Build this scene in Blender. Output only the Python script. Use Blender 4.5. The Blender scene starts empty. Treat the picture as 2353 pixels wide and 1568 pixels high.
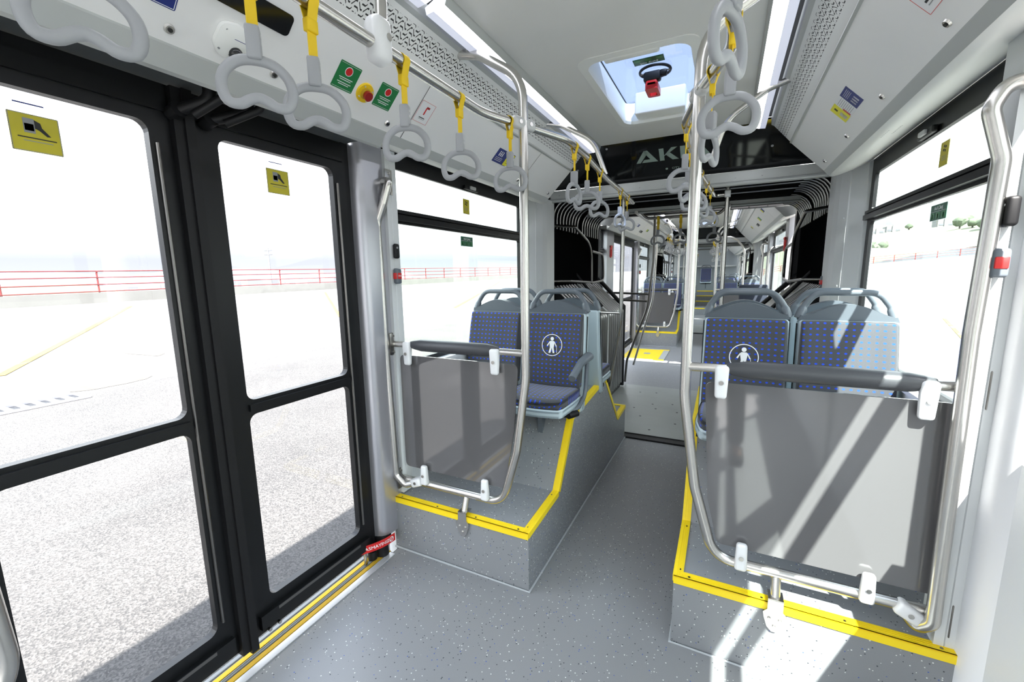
import bpy, bmesh, math, random
from mathutils import Matrix, Vector
random.seed(7)
PI = math.pi
SC = bpy.context.scene
COL = SC.collection
# ------------------------------------------------------------------ camera, sky, sun, exposure
XC = -0.45                                   # centre line of the bus (the camera stands at x = 0, y = 0)
cam_d = bpy.data.cameras.new('camera'); cam = bpy.data.objects.new('camera', cam_d); COL.objects.link(cam)
cam_d.sensor_width = 36.0; cam_d.lens = 973.25 * 36.0 / 2353.0; cam_d.clip_start = 0.03; cam_d.clip_end = 3000
def cam_rot(yaw, pitch, roll):
    f = Vector((-math.sin(yaw), math.cos(yaw), 0)); r = Vector((math.cos(yaw), math.sin(yaw), 0)); u = Vector((0, 0, 1))
    f2 = f * math.cos(pitch) - u * math.sin(pitch); u2 = u * math.cos(pitch) + f * math.sin(pitch)
    r3 = r * math.cos(roll) + u2 * math.sin(roll); u3 = u2 * math.cos(roll) - r * math.sin(roll)
    m = Matrix.Identity(4)
    for i in range(3): m[i][0] = r3[i]; m[i][1] = u3[i]; m[i][2] = -f2[i]
    return m
cam.matrix_world = Matrix.Translation((0, 0, 1.6)) @ cam_rot(math.radians(26.729), math.radians(8.949), math.radians(-0.904))
SC.camera = cam
SC.view_settings.view_transform = 'Standard'; SC.view_settings.look = 'None'
SC.view_settings.exposure = 1.92; SC.view_settings.gamma = 1.0; SC.view_settings.use_curve_mapping = False
W = bpy.data.worlds.new('sky'); SC.world = W; W.use_nodes = True
wn = W.node_tree.nodes; wl = W.node_tree.links; wn.clear()
wo = wn.new('ShaderNodeOutputWorld'); wb = wn.new('ShaderNodeBackground'); wt = wn.new('ShaderNodeTexCoord')
ws = wn.new('ShaderNodeSeparateXYZ'); wr = wn.new('ShaderNodeValToRGB')
cr = wr.color_ramp
cr.elements[0].position = 0.0; cr.elements[0].color = (0.165, 0.170, 0.180, 1)
cr.elements[1].position = 1.0; cr.elements[1].color = (0.46, 0.56, 0.74, 1)
for p, c in ((0.035, (0.152, 0.157, 0.172, 1)), (0.10, (0.27, 0.28, 0.29, 1)), (0.22, (1.0, 1.02, 1.0, 1)), (0.45, (0.92, 0.97, 1.0, 1))):
    e = cr.elements.new(p); e.color = c
wl.new(wt.outputs['Generated'], ws.inputs[0]); wl.new(ws.outputs['Z'], wr.inputs[0])
wl.new(wr.outputs[0], wb.inputs[0]); wb.inputs[1].default_value = 1.85; wl.new(wb.outputs[0], wo.inputs[0])
sun_d = bpy.data.lights.new('sun', 'SUN'); sun_d.energy = 10.0; sun_d.angle = math.radians(0.55); sun_d.color = (1.0, 0.965, 0.91)
sun = bpy.data.objects.new('sun', sun_d); COL.objects.link(sun)
sun.rotation_euler = Vector((0.36, -0.75, 1.0)).to_track_quat('Z', 'Y').to_euler()
SC.cycles.max_bounces = 10; SC.cycles.diffuse_bounces = 5; SC.cycles.glossy_bounces = 4; SC.cycles.transparent_max_bounces = 24
SC.cycles.sample_clamp_indirect = 6.0; SC.cycles.caustics_reflective = False; SC.cycles.caustics_refractive = False

# ------------------------------------------------------------------ materials
def nmat(name):
    m = bpy.data.materials.new(name); m.use_nodes = True; nt = m.node_tree
    return m, nt, nt.nodes['Principled BSDF'], nt.nodes['Material Output']
def pm(name, c, rough=0.5, metal=0.0, bump=0.0, bscale=200.0, var=0.0, vscale=3.0, coat=0.0, spec=None):
    m, nt, b, o = nmat(name)
    b.inputs['Base Color'].default_value = (c[0], c[1], c[2], 1); b.inputs['Roughness'].default_value = rough
    b.inputs['Metallic'].default_value = metal
    if spec is not None: b.inputs['Specular IOR Level'].default_value = spec
    if coat: b.inputs['Coat Weight'].default_value = coat; b.inputs['Coat Roughness'].default_value = 0.08
    tc = nt.nodes.new('ShaderNodeTexCoord')
    if bump:
        n = nt.nodes.new('ShaderNodeTexNoise'); n.inputs['Scale'].default_value = bscale
        bp = nt.nodes.new('ShaderNodeBump'); bp.inputs['Strength'].default_value = bump; bp.inputs['Distance'].default_value = 0.002
        nt.links.new(tc.outputs['Object'], n.inputs['Vector']); nt.links.new(n.outputs[0], bp.inputs['Height']); nt.links.new(bp.outputs[0], b.inputs['Normal'])
    if var:
        n = nt.nodes.new('ShaderNodeTexNoise'); n.inputs['Scale'].default_value = vscale; n.inputs['Detail'].default_value = 4
        mx = nt.nodes.new('ShaderNodeMix'); mx.data_type = 'RGBA'
        mx.inputs[6].default_value = (c[0] * (1 - var), c[1] * (1 - var), c[2] * (1 - var), 1)
        mx.inputs[7].default_value = (min(1, c[0] * (1 + var)), min(1, c[1] * (1 + var)), min(1, c[2] * (1 + var)), 1)
        nt.links.new(tc.outputs['Object'], n.inputs['Vector']); nt.links.new(n.outputs[0], mx.inputs[0]); nt.links.new(mx.outputs[2], b.inputs['Base Color'])
    return m
M = {}
M['ceil'] = pm('ceiling_plastic', (0.80, 0.80, 0.78), 0.38, bump=0.02)
M['panel'] = pm('cove_panel_white', (0.86, 0.86, 0.85), 0.33)
M['cream'] = pm('cove_cream', (0.86, 0.86, 0.83), 0.4)
M['lip'] = pm('aluminium_lip', (0.50, 0.52, 0.51), 0.4, 0.25)
M['band'] = pm('vent_band', (0.76, 0.77, 0.75), 0.42)
M['hatchw'] = pm('hatch_white', (0.86, 0.87, 0.84), 0.35)
M['pillar'] = pm('pillar_grey', (0.70, 0.72, 0.725), 0.4, 0.1)
M['alu'] = pm('door_pillar_aluminium', (0.52, 0.52, 0.56), 0.30, 0.75)
M['lwall'] = pm('light_wall_panel', (0.74, 0.76, 0.78), 0.42)
M['black'] = pm('black_frame', (0.0045, 0.005, 0.006), 0.38, spec=0.35)
M['rubber'] = pm('black_rubber', (0.007, 0.007, 0.008), 0.5, spec=0.3)
M['gap'] = pm('dark_recess', (0.02, 0.022, 0.022), 0.8)
M['soffit'] = pm('door_soffit', (0.10, 0.11, 0.115), 0.6, 0.2)
M['header'] = pm('glossy_black_header', (0.008, 0.009, 0.010), 0.06)
M['steel'] = pm('brushed_steel', (0.60, 0.585, 0.555), 0.27, 1.0)
M['dsteel'] = pm('dark_steel', (0.22, 0.21, 0.20), 0.28, 1.0)
M['rib'] = pm('bellows_rib', (0.30, 0.30, 0.29), 0.28, 1.0)
M['fabricb'] = pm('bellows_fabric', (0.0025, 0.0025, 0.003), 0.9, spec=0.1)
M['clip'] = pm('white_clip', (0.80, 0.81, 0.82), 0.3)
M['clipg'] = pm('grey_clamp', (0.55, 0.56, 0.56), 0.35)
M['handle'] = pm('grey_handle_plastic', (0.355, 0.365, 0.38), 0.42)
M['strap'] = pm('yellow_webbing', (0.86, 0.58, 0.008), 0.55, bump=0.15, bscale=600)
M['yellow'] = pm('yellow_nosing', (0.92, 0.68, 0.01), 0.45, var=0.05, vscale=14)
M['yellowg'] = pm('yellow_grit_strip', (0.50, 0.31, 0.010), 0.85, bump=0.6, bscale=900, var=0.2, vscale=500)
M['shell'] = pm('seat_shell', (0.46, 0.55, 0.60), 0.35)
M['slate'] = pm('seat_slate', (0.115, 0.135, 0.158), 0.36, bump=0.04, bscale=700)
M['pad'] = pm('grab_pad', (0.050, 0.053, 0.060), 0.42, bump=0.1, bscale=500)
M['red'] = pm('red_plastic', (0.62, 0.02, 0.02), 0.35)
M['redd'] = pm('dark_red_button', (0.32, 0.015, 0.015), 0.35)
M['green'] = pm('green_sticker', (0.02, 0.20, 0.06), 0.3)
M['dgreen'] = pm('dark_green_sticker', (0.01, 0.10, 0.055), 0.35)
M['blue'] = pm('blue_sticker', (0.010, 0.025, 0.19), 0.35)
M['ysign'] = pm('yellow_sticker', (0.60, 0.52, 0.03), 0.4)
M['ylab'] = pm('lemon_sticker', (0.85, 0.80, 0.02), 0.4)
M['white'] = pm('white_print', (0.85, 0.86, 0.87), 0.4)
M['grey'] = pm('grey_print', (0.30, 0.31, 0.32), 0.5)
M['ink'] = pm('black_print', (0.015, 0.015, 0.015), 0.5)
M['bead'] = pm('weld_bead', (0.42, 0.44, 0.46), 0.5)
M['plate'] = pm('turntable_plate', (0.36, 0.38, 0.36), 0.42, 0.35, var=0.12, vscale=2.5)
M['lens'] = pm('camera_lens', (0.01, 0.01, 0.012), 0.05)
M['letters'] = pm('header_letters', (0.30, 0.38, 0.34), 0.45)
M['brass'] = pm('brass_pin', (0.6, 0.42, 0.12), 0.3, 1.0)
M['dwall'] = pm('rear_wall_grey', (0.27, 0.30, 0.32), 0.5)
M['tread'] = pm('aluminium_threshold', (0.72, 0.74, 0.78), 0.35, 0.5)
M['drub'] = pm('grey_threshold_rubber', (0.16, 0.17, 0.175), 0.6)
M['outer'] = pm('bus_outer_skin', (0.6, 0.62, 0.64), 0.4)
M['wallc'] = pm('parapet_concrete', (0.14, 0.137, 0.125), 0.85, var=0.18, vscale=0.8)
M['railred'] = pm('red_rail_paint', (0.16, 0.012, 0.010), 0.5)
M['linep'] = pm('yellow_road_line', (0.26, 0.15, 0.012), 0.7)
M['grass'] = pm('hill_grass', (0.125, 0.135, 0.085), 0.95, var=0.35, vscale=0.06)
M['mount'] = pm('haze_tinted_mountain', (0.105, 0.112, 0.140), 1.0)  # distance haze is put into the colour, kept close to the sky
M['nhill'] = pm('near_hill', (0.075, 0.088, 0.088), 1.0, var=0.2, vscale=0.02)
M['bld'] = pm('building_wall', (0.15, 0.15, 0.155), 0.8)
M['bldd'] = pm('building_window_band', (0.09, 0.095, 0.11), 0.6)
M['tree'] = pm('tree_leaves', (0.085, 0.11, 0.07), 0.9, var=0.4, vscale=2)
M['orange'] = pm('orange_plastic', (0.22, 0.05, 0.02), 0.5)
M['skin'] = pm('skin', (0.45, 0.27, 0.19), 0.5)
M['trous'] = pm('charcoal_cloth', (0.03, 0.032, 0.037), 0.9)
M['shirt'] = pm('dark_shirt', (0.05, 0.055, 0.07), 0.9)
M['hair'] = pm('dark_hair', (0.015, 0.01, 0.008), 0.6)

def mk_emit(name, c, s):
    m, nt, b, o = nmat(name); b.inputs['Base Color'].default_value = (0.8, 0.8, 0.8, 1)
    b.inputs['Emission Color'].default_value = (*c, 1); b.inputs['Emission Strength'].default_value = s; return m
M['led'] = mk_emit('led_diffuser', (0.90, 0.92, 1.0), 3.2)
M['led2'] = mk_emit('led_diffuser_side', (0.60, 0.64, 0.84), 0.16)

def mk_glass(name, tint, fr=1.35):
    m, nt, b, o = nmat(name); nt.nodes.remove(b)
    t = nt.nodes.new('ShaderNodeBsdfTransparent'); g = nt.nodes.new('ShaderNodeBsdfGlossy'); mx = nt.nodes.new('ShaderNodeMixShader')
    lw = nt.nodes.new('ShaderNodeLayerWeight'); lw.inputs['Blend'].default_value = 0.5
    pw = nt.nodes.new('ShaderNodeMath'); pw.operation = 'POWER'; pw.inputs[1].default_value = 5.0; nt.links.new(lw.outputs['Facing'], pw.inputs[0])
    f = nt.nodes.new('ShaderNodeMath'); f.operation = 'MULTIPLY_ADD'; f.inputs[1].default_value = 0.6; f.inputs[2].default_value = 0.035; nt.links.new(pw.outputs[0], f.inputs[0])
    t.inputs[0].default_value = (*tint, 1); g.inputs['Roughness'].default_value = 0.01
    nt.links.new(f.outputs[0], mx.inputs[0]); nt.links.new(t.outputs[0], mx.inputs[1]); nt.links.new(g.outputs[0], mx.inputs[2]); nt.links.new(mx.outputs[0], o.inputs['Surface'])
    return m
M['glass'] = mk_glass('window_glass', (0.93, 0.975, 0.965))
M['dglass'] = mk_glass('door_glass', (0.93, 0.94, 0.965))
M['hglass'] = mk_glass('hatch_tinted_glass', (0.295, 0.335, 0.41))

def mk_acrylic():
    m, nt, b, o = nmat('smoked_acrylic')
    b.inputs['Base Color'].default_value = (0.120, 0.117, 0.121, 1); b.inputs['Roughness'].default_value = 0.06
    b.inputs['IOR'].default_value = 1.75; b.inputs['Coat Weight'].default_value = 0.6; b.inputs['Coat Roughness'].default_value = 0.03
    return m
M['acrylic'] = mk_acrylic()

def mk_vinyl(name, base, dens=1.0):
    m, nt, b, o = nmat(name); N = nt.nodes.new; Lk = nt.links.new
    tc = N('ShaderNodeTexCoord'); v = N('ShaderNodeTexVoronoi'); v.inputs['Scale'].default_value = 105.0
    sp = N('ShaderNodeSeparateColor'); r = N('ShaderNodeValToRGB'); r.color_ramp.interpolation = 'CONSTANT'
    e = r.color_ramp.elements; e[0].position = 0; e[0].color = (0, 0, 0, 0)
    e[1].position = 0.80; e[1].color = (0.72, 0.72, 0.70, 1)
    for p, c in ((0.885, (0.035, 0.04, 0.05, 1)), (0.965, (0.06, 0.10, 0.36, 1))):
        k = e.new(p); k.color = c
    lt = N('ShaderNodeMath'); lt.operation = 'LESS_THAN'; lt.inputs[1].default_value = 0.27
    mul = N('ShaderNodeMath'); mul.operation = 'MULTIPLY'
    n = N('ShaderNodeTexNoise'); n.inputs['Scale'].default_value = 420.0; n.inputs['Detail'].default_value = 3
    mb = N('ShaderNodeMix'); mb.data_type = 'RGBA'
    mb.inputs[6].default_value = (base[0] * 0.86, base[1] * 0.86, base[2] * 0.86, 1); mb.inputs[7].default_value = (base[0] * 1.14, base[1] * 1.14, base[2] * 1.14, 1)
    mx = N('ShaderNodeMix'); mx.data_type = 'RGBA'
    Lk(tc.outputs['Object'], v.inputs['Vector']); Lk(tc.outputs['Object'], n.inputs['Vector'])
    Lk(v.outputs['Color'], sp.inputs[0]); Lk(sp.outputs[0], r.inputs[0]); Lk(v.outputs['Distance'], lt.inputs[0])
    Lk(lt.outputs[0], mul.inputs[0]); Lk(r.outputs['Alpha'], mul.inputs[1])
    Lk(n.outputs[0], mb.inputs[0]); Lk(mb.outputs[2], mx.inputs[6]); Lk(r.outputs['Color'], mx.inputs[7]); Lk(mul.outputs[0], mx.inputs[0])
    Lk(mx.outputs[2], b.inputs['Base Color']); b.inputs['Roughness'].default_value = 0.42
    return m
M['vinyl'] = mk_vinyl('speckled_vinyl', (0.250, 0.254, 0.262))
M['vinylw'] = mk_vinyl('speckled_vinyl_riser', (0.235, 0.243, 0.256))

def mk_fabric():
    m, nt, b, o = nmat('dotted_seat_fabric'); N = nt.nodes.new; Lk = nt.links.new
    uv = N('ShaderNodeUVMap'); uv.uv_map = 'UVMap'
    sc = N('ShaderNodeVectorMath'); sc.operation = 'MULTIPLY'; sc.inputs[1].default_value = (1 / 0.0300, 1 / 0.0292, 0)
    fr = N('ShaderNodeVectorMath'); fr.operation = 'FRACTION'
    sb = N('ShaderNodeVectorMath'); sb.operation = 'SUBTRACT'; sb.inputs[1].default_value = (0.5, 0.5, 0)
    st = N('ShaderNodeVectorMath'); st.operation = 'MULTIPLY'; st.inputs[1].default_value = (0.8, 1.05, 0)
    ln = N('ShaderNodeVectorMath'); ln.operation = 'LENGTH'
    lt = N('ShaderNodeMath'); lt.operation = 'LESS_THAN'; lt.inputs[1].default_value = 0.17
    n = N('ShaderNodeTexNoise'); n.inputs['Scale'].default_value = 900; tc = N('ShaderNodeTexCoord')
    mb = N('ShaderNodeMix'); mb.data_type = 'RGBA'; mb.inputs[6].default_value = (0.028, 0.031, 0.038, 1); mb.inputs[7].default_value = (0.080, 0.084, 0.095, 1)
    mx = N('ShaderNodeMix'); mx.data_type = 'RGBA'; mx.inputs[7].default_value = (0.010, 0.065, 0.62, 1)
    Lk(uv.outputs[0], sc.inputs[0]); Lk(sc.outputs[0], fr.inputs[0]); Lk(fr.outputs[0], sb.inputs[0]); Lk(sb.outputs[0], st.inputs[0]); Lk(st.outputs[0], ln.inputs[0]); Lk(ln.outputs['Value'], lt.inputs[0])
    Lk(tc.outputs['Object'], n.inputs['Vector']); Lk(n.outputs[0], mb.inputs[0]); Lk(mb.outputs[2], mx.inputs[6]); Lk(lt.outputs[0], mx.inputs[0]); Lk(mx.outputs[2], b.inputs['Base Color'])
    b.inputs['Roughness'].default_value = 0.9; b.inputs['Sheen Weight'].default_value = 0.2
    bp = N('ShaderNodeBump'); bp.inputs['Strength'].default_value = 0.3; bp.inputs['Distance'].default_value = 0.001
    Lk(n.outputs[0], bp.inputs['Height']); Lk(bp.outputs[0], b.inputs['Normal'])
    return m
M['fabric'] = mk_fabric()

def mk_ground(name, a, c, s1, s2, k=0.5, bump=0.8):
    m, nt, b, o = nmat(name); N = nt.nodes.new; Lk = nt.links.new; tc = N('ShaderNodeTexCoord')
    n1 = N('ShaderNodeTexNoise'); n1.inputs['Scale'].default_value = s1; n1.inputs['Detail'].default_value = 6
    n2 = N('ShaderNodeTexVoronoi'); n2.inputs['Scale'].default_value = s2
    sp = N('ShaderNodeSeparateColor')
    ad = N('ShaderNodeMix'); ad.data_type = 'FLOAT'; ad.inputs[0].default_value = k
    mx = N('ShaderNodeMix'); mx.data_type = 'RGBA'; mx.inputs[6].default_value = (*a, 1); mx.inputs[7].default_value = (*c, 1)
    mp = N('ShaderNodeMapRange'); mp.inputs[1].default_value = 0.25; mp.inputs[2].default_value = 0.75
    Lk(tc.outputs['Object'], n1.inputs['Vector']); Lk(tc.outputs['Object'], n2.inputs['Vector']); Lk(n2.outputs['Color'], sp.inputs[0])
    Lk(n1.outputs[0], ad.inputs[2]); Lk(sp.outputs[0], ad.inputs[3]); Lk(ad.outputs[0], mp.inputs[0]); Lk(mp.outputs[0], mx.inputs[0]); Lk(mx.outputs[2], b.inputs['Base Color'])
    b.inputs['Roughness'].default_value = 0.9
    bp = N('ShaderNodeBump'); bp.inputs['Strength'].default_value = bump; bp.inputs['Distance'].default_value = 0.01
    Lk(n2.outputs['Distance'], bp.inputs['Height']); Lk(bp.outputs[0], b.inputs['Normal'])
    return m
M['asphalt'] = mk_ground('asphalt', (0.030, 0.028, 0.0255), (0.088, 0.081, 0.073), 0.9, 110, 0.6, 0.3)
M['concrete'] = mk_ground('pale_concrete', (0.090, 0.086, 0.079), (0.140, 0.136, 0.127), 0.35, 6, 0.12, 0.1)

def mk_vent():
    m, nt, b, o = nmat('perforated_vent'); N = nt.nodes.new; Lk = nt.links.new
    # staggered hexagonal chain lines: zigzag curves along the strip, dashed
    uv = N('ShaderNodeUVMap'); uv.uv_map = 'UVMap'; sp = N('ShaderNodeSeparateXYZ'); Lk(uv.outputs[0], sp.inputs[0])
    def mth(op, a, b_=None, c_=None):
        n = N('ShaderNodeMath'); n.operation = op
        for i, v in enumerate((a, b_, c_)):
            if v is None: continue
            if isinstance(v, (int, float)): n.inputs[i].default_value = v
            else: Lk(v, n.inputs[i])
        return n.outputs[0]
    u = sp.outputs[0]; v = sp.outputs[1]
    P_ = 0.052
    uu = mth('DIVIDE', u, P_)
    tri = mth('PINGPONG', uu, 0.5)                       # 0..0.5
    trc = mth('MINIMUM', mth('MAXIMUM', mth('MULTIPLY', mth('SUBTRACT', tri, 0.25), 2.2), -0.25), 0.25)
    off = mth('MULTIPLY', trc, 0.034)
    rows = mth('DIVIDE', mth('ADD', v, off), 0.0185)
    fr = mth('ABSOLUTE', mth('SUBTRACT', mth('FRACT', rows), 0.5))
    line = mth('LESS_THAN', fr, 0.155)
    dash = mth('GREATER_THAN', mth('FRACT', mth('ADD', mth('MULTIPLY', uu, 2.0), mth('MULTIPLY', mth('FLOOR', rows), 0.5))), 0.22)
    inb = mth('MULTIPLY', mth('GREATER_THAN', v, 0.020), mth('LESS_THAN', v, 0.112))
    k = mth('MULTIPLY', mth('MULTIPLY', line, dash), inb)
    mx = N('ShaderNodeMix'); mx.data_type = 'RGBA'; mx.inputs[6].default_value = (0.76, 0.77, 0.75, 1); mx.inputs[7].default_value = (0.012, 0.012, 0.012, 1)
    Lk(k, mx.inputs[0]); Lk(mx.outputs[2], b.inputs['Base Color']); b.inputs['Roughness'].default_value = 0.42
    return m
M['vent'] = mk_vent()

# ------------------------------------------------------------------ mesh helpers
def wm(o):
    return o.matrix_basis if o.parent is None else wm(o.parent) @ o.matrix_parent_inverse @ o.matrix_basis
class MB:
    def __init__(s): s.v = []; s.f = []; s.mi = []; s.uv = {}
    def add(s, vs, fs, mi=0):
        n = len(s.v); s.v += [tuple(p) for p in vs]
        for f in fs: s.f.append([n + i for i in f]); s.mi.append(mi)
        return s
    def box(s, x0, x1, y0, y1, z0, z1, mi=0):
        vs = [(x, y, z) for x in (x0, x1) for y in (y0, y1) for z in (z0, z1)]
        return s.add(vs, [(0, 1, 3, 2), (4, 6, 7, 5), (0, 4, 5, 1), (2, 3, 7, 6), (0, 2, 6, 4), (1, 5, 7, 3)], mi)
    def rbox(s, x0, x1, y0, y1, z0, z1, bev=0.01, seg=3, cuts=0, fn=None, mi=0):
        bm = bmesh.new(); bmesh.ops.create_cube(bm, size=1)
        for v in bm.verts: v.co = Vector(((x0 + x1) / 2 + v.co.x * (x1 - x0), (y0 + y1) / 2 + v.co.y * (y1 - y0), (z0 + z1) / 2 + v.co.z * (z1 - z0)))
        if cuts: bmesh.ops.subdivide_edges(bm, edges=bm.edges[:], cuts=cuts, use_grid_fill=True)
        if bev:
            es = [e for e in bm.edges if len(e.link_faces) == 2 and e.calc_face_angle(0) > 0.5]
            bmesh.ops.bevel(bm, geom=es, offset=bev, segments=seg, profile=0.5, affect='EDGES')
        if fn:
            for v in bm.verts: v.co = Vector(fn(v.co))
        bm.verts.index_update()
        s.add([v.co[:] for v in bm.verts], [[v.index for v in f.verts] for f in bm.faces], mi); bm.free(); return s
    def prism(s, poly, plane, a, b, mi=0):
        """poly: 2-D outline; plane 'xz','yz','xy'; extruded a..b along the third axis"""
        def p3(p, t):
            return {'xz': (p[0], t, p[1]), 'yz': (t, p[0], p[1]), 'xy': (p[0], p[1], t)}[plane]
        n = len(poly); vs = [p3(p, a) for p in poly] + [p3(p, b) for p in poly]
        fs = [[i, (i + 1) % n, n + (i + 1) % n, n + i] for i in range(n)] + [list(range(n))[::-1], list(range(n, 2 * n))]
        return s.add(vs, fs, mi)
    def sheet(s, prof, ys, mi=0, th=0.0):
        """open profile of (x,z) swept along y"""
        vs = [(x, y, z) for y in ys for (x, z) in prof]; n = len(prof)
        fs = [[j * n + i, j * n + i + 1, (j + 1) * n + i + 1, (j + 1) * n + i] for j in range(len(ys) - 1) for i in range(n - 1)]
        return s.add(vs, fs, mi)
    def tube(s, pts, r, seg=12, cap=True, mi=0, rs=None, flat=None, closed=False):
        P = [Vector(p) for p in pts]; n = len(P)
        if closed: T = [(P[(i + 1) % n] - P[i - 1]).normalized() for i in range(n)]
        else: T = [(P[min(i + 1, n - 1)] - P[max(i - 1, 0)]).normalized() for i in range(n)]
        up = Vector((0, 0, 1)) if abs(T[0].z) < 0.9 else Vector((0, 1, 0))
        u = T[0].cross(up).normalized(); vs = []
        for i in range(n):
            u = (u - T[i] * u.dot(T[i])).normalized(); w = T[i].cross(u)
            rr = rs[i] if rs else r; fl = flat or 1.0
            for k in range(seg):
                a = 2 * PI * k / seg; vs.append(P[i] + u * (rr * math.cos(a)) + w * (rr * fl * math.sin(a)))
        m = n if closed else n - 1
        fs = [[i * seg + k, i * seg + (k + 1) % seg, ((i + 1) % n) * seg + (k + 1) % seg, ((i + 1) % n) * seg + k] for i in range(m) for k in range(seg)]
        if cap and not closed: fs += [list(range(seg))[::-1], [(n - 1) * seg + k for k in range(seg)]]
        return s.add(vs, fs, mi)
    def cyl(s, c, ax, r, h, seg=20, mi=0, r2=None):
        c = Vector(c); ax = Vector(ax).normalized()
        return s.tube([c - ax * h / 2, c + ax * h / 2], r, seg, True, mi, rs=[r, r if r2 is None else r2])
    def ball(s, c, r, mi=0, sx=1, sy=1, sz=1, n=8):
        vs = [(c[0], c[1], c[2] - r * sz)]; fs = []
        for i in range(1, n):
            t = -PI / 2 + PI * i / n
            for k in range(2 * n): a = PI * k / n; vs.append((c[0] + r * sx * math.cos(t) * math.cos(a), c[1] + r * sy * math.cos(t) * math.sin(a), c[2] + r * sz * math.sin(t)))
        vs.append((c[0], c[1], c[2] + r * sz)); q = 2 * n
        for k in range(q): fs.append([0, 1 + (k + 1) % q, 1 + k]); fs.append([len(vs) - 1, 1 + (n - 2) * q + k, 1 + (n - 2) * q + (k + 1) % q])
        for i in range(n - 2):
            for k in range(q): a = 1 + i * q; fs.append([a + k, a + (k + 1) % q, a + q + (k + 1) % q, a + q + k])
        return s.add(vs, fs, mi)
    def build(s, name, mats, parent=None, smooth=True, uvf=None, ang=38, recalc=True, local=False, **props):
        me = bpy.data.meshes.new(name); me.from_pydata(s.v, [], s.f)
        if not isinstance(mats, (list, tuple)): mats = [mats]
        for m in mats: me.materials.append(M[m] if isinstance(m, str) else m)
        for i, p in enumerate(me.polygons): p.material_index = s.mi[i]
        if recalc:
            bm = bmesh.new(); bm.from_mesh(me); bmesh.ops.recalc_face_normals(bm, faces=bm.faces); bm.to_mesh(me); bm.free()
        if uvf:
            ul = me.uv_layers.new(name='UVMap')
            for lp in me.loops: ul.data[lp.index].uv = uvf(me.vertices[lp.vertex_index].co)
        if smooth:
            me.shade_smooth(); me.set_sharp_from_angle(angle=math.radians(ang))
        o = bpy.data.objects.new(name, me); COL.objects.link(o)
        if parent:
            o.parent = parent
            if not local: o.matrix_parent_inverse = wm(parent).inverted()
        for k, v in props.items(): o[k] = v
        return o
def fillet(pts, r, n=6):
    P = [Vector(p) for p in pts]; out = [P[0]]
    for i in range(1, len(P) - 1):
        rr = r[i - 1] if isinstance(r, (list, tuple)) else r
        a = (P[i - 1] - P[i]); b = (P[i + 1] - P[i]); la, lb = a.length, b.length; a.normalize(); b.normalize()
        ang = a.angle(b); d = min(rr / math.tan(ang / 2), la * 0.49, lb * 0.49)
        p0 = P[i] + a * d; p2 = P[i] + b * d
        for k in range(n + 1):
            t = k / n; out.append(p0 * (1 - t) ** 2 + P[i] * 2 * t * (1 - t) + p2 * t ** 2)
    out.append(P[-1]); return out
def root(name, label, cat, loc=(0, 0, 0), group=None, rz=0):
    o = bpy.data.objects.new(name, None); COL.objects.link(o); o.location = loc; o.rotation_euler = (0, 0, rz); o.empty_display_size = 0.1
    o['label'] = label; o['category'] = cat
    if group: o['group'] = group
    return o
def tag(o, label, cat, group=None):
    o['label'] = label; o['category'] = cat
    if group: o['group'] = group
    return o
def struct(mb, name, mats, parent=None, label=None, **k):
    o = mb.build(name, mats, parent, **k)
    if parent is None:
        o['kind'] = 'structure'
        if label: o['label'] = label
    return o
def text_mb(txt, size, to3, depth=0.0012, font_w=1.0):
    """built-in font text turned into a mesh; to3 maps (u, v, w) to a point; origin at text centre"""
    cu = bpy.data.curves.new('t', 'FONT'); cu.body = txt; cu.size = size; cu.align_x = 'CENTER'; cu.align_y = 'CENTER'; cu.extrude = depth / 2; cu.resolution_u = 3
    ob = bpy.data.objects.new('t', cu); COL.objects.link(ob); bpy.context.view_layer.update()
    me = bpy.data.meshes.new_from_object(ob.evaluated_get(bpy.context.evaluated_depsgraph_get()))
    mb = MB(); mb.add([to3(v.co.x * font_w, v.co.y, v.co.z) for v in me.vertices], [list(p.vertices) for p in me.polygons])
    bpy.data.objects.remove(ob); bpy.data.curves.remove(cu); bpy.data.meshes.remove(me); return mb
def kids(o): return [c for c in bpy.data.objects if c.parent == o]
def copy_tree(o, mat=None, parent=None, table=None):
    c = o.copy(); COL.objects.link(c)
    if parent is None:
        c.matrix_basis = mat @ o.matrix_basis
    else:
        c.parent = parent; c.matrix_parent_inverse = o.matrix_parent_inverse.copy()
    for ch in table.get(o.name, []): copy_tree(ch, None, c, table)
    return c
from mathutils.geometry import tessellate_polygon
def rrect(a0, a1, b0, b1, r, n=5):
    out = []
    for cx, cy, s in ((a1 - r, b1 - r, 0), (a0 + r, b1 - r, 1), (a0 + r, b0 + r, 2), (a1 - r, b0 + r, 3)):
        for k in range(n + 1):
            t = (s + k / n) * PI / 2; out.append((cx + r * math.cos(t), cy + r * math.sin(t)))
    return out
def plate(mb, outer, holes, fn, d0, d1, mi=0):
    """flat plate with holes; fn(a, b, d) -> 3-D point"""
    loops = [outer] + holes; flat = [p for l in loops for p in l]
    tris = tessellate_polygon([[Vector((p[0], p[1], 0)) for p in l] for l in loops]); n = len(flat)
    vs = [fn(p[0], p[1], d0) for p in flat] + [fn(p[0], p[1], d1) for p in flat]
    fs = [list(t) for t in tris] + [[n + i for i in t][::-1] for t in tris]; k = 0
    for l in loops:
        m = len(l)
        for i in range(m): fs.append([k + i, k + (i + 1) % m, n + k + (i + 1) % m, n + k + i])
        k += m
    return mb.add(vs, fs, mi)
S1, S2, S3 = [], [], []                       # things of the front section, kept for copying
SUF2 = ' in second section beyond the bellows'
def sx(side, d): return XC + side * d          # side -1 left, +1 right

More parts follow.
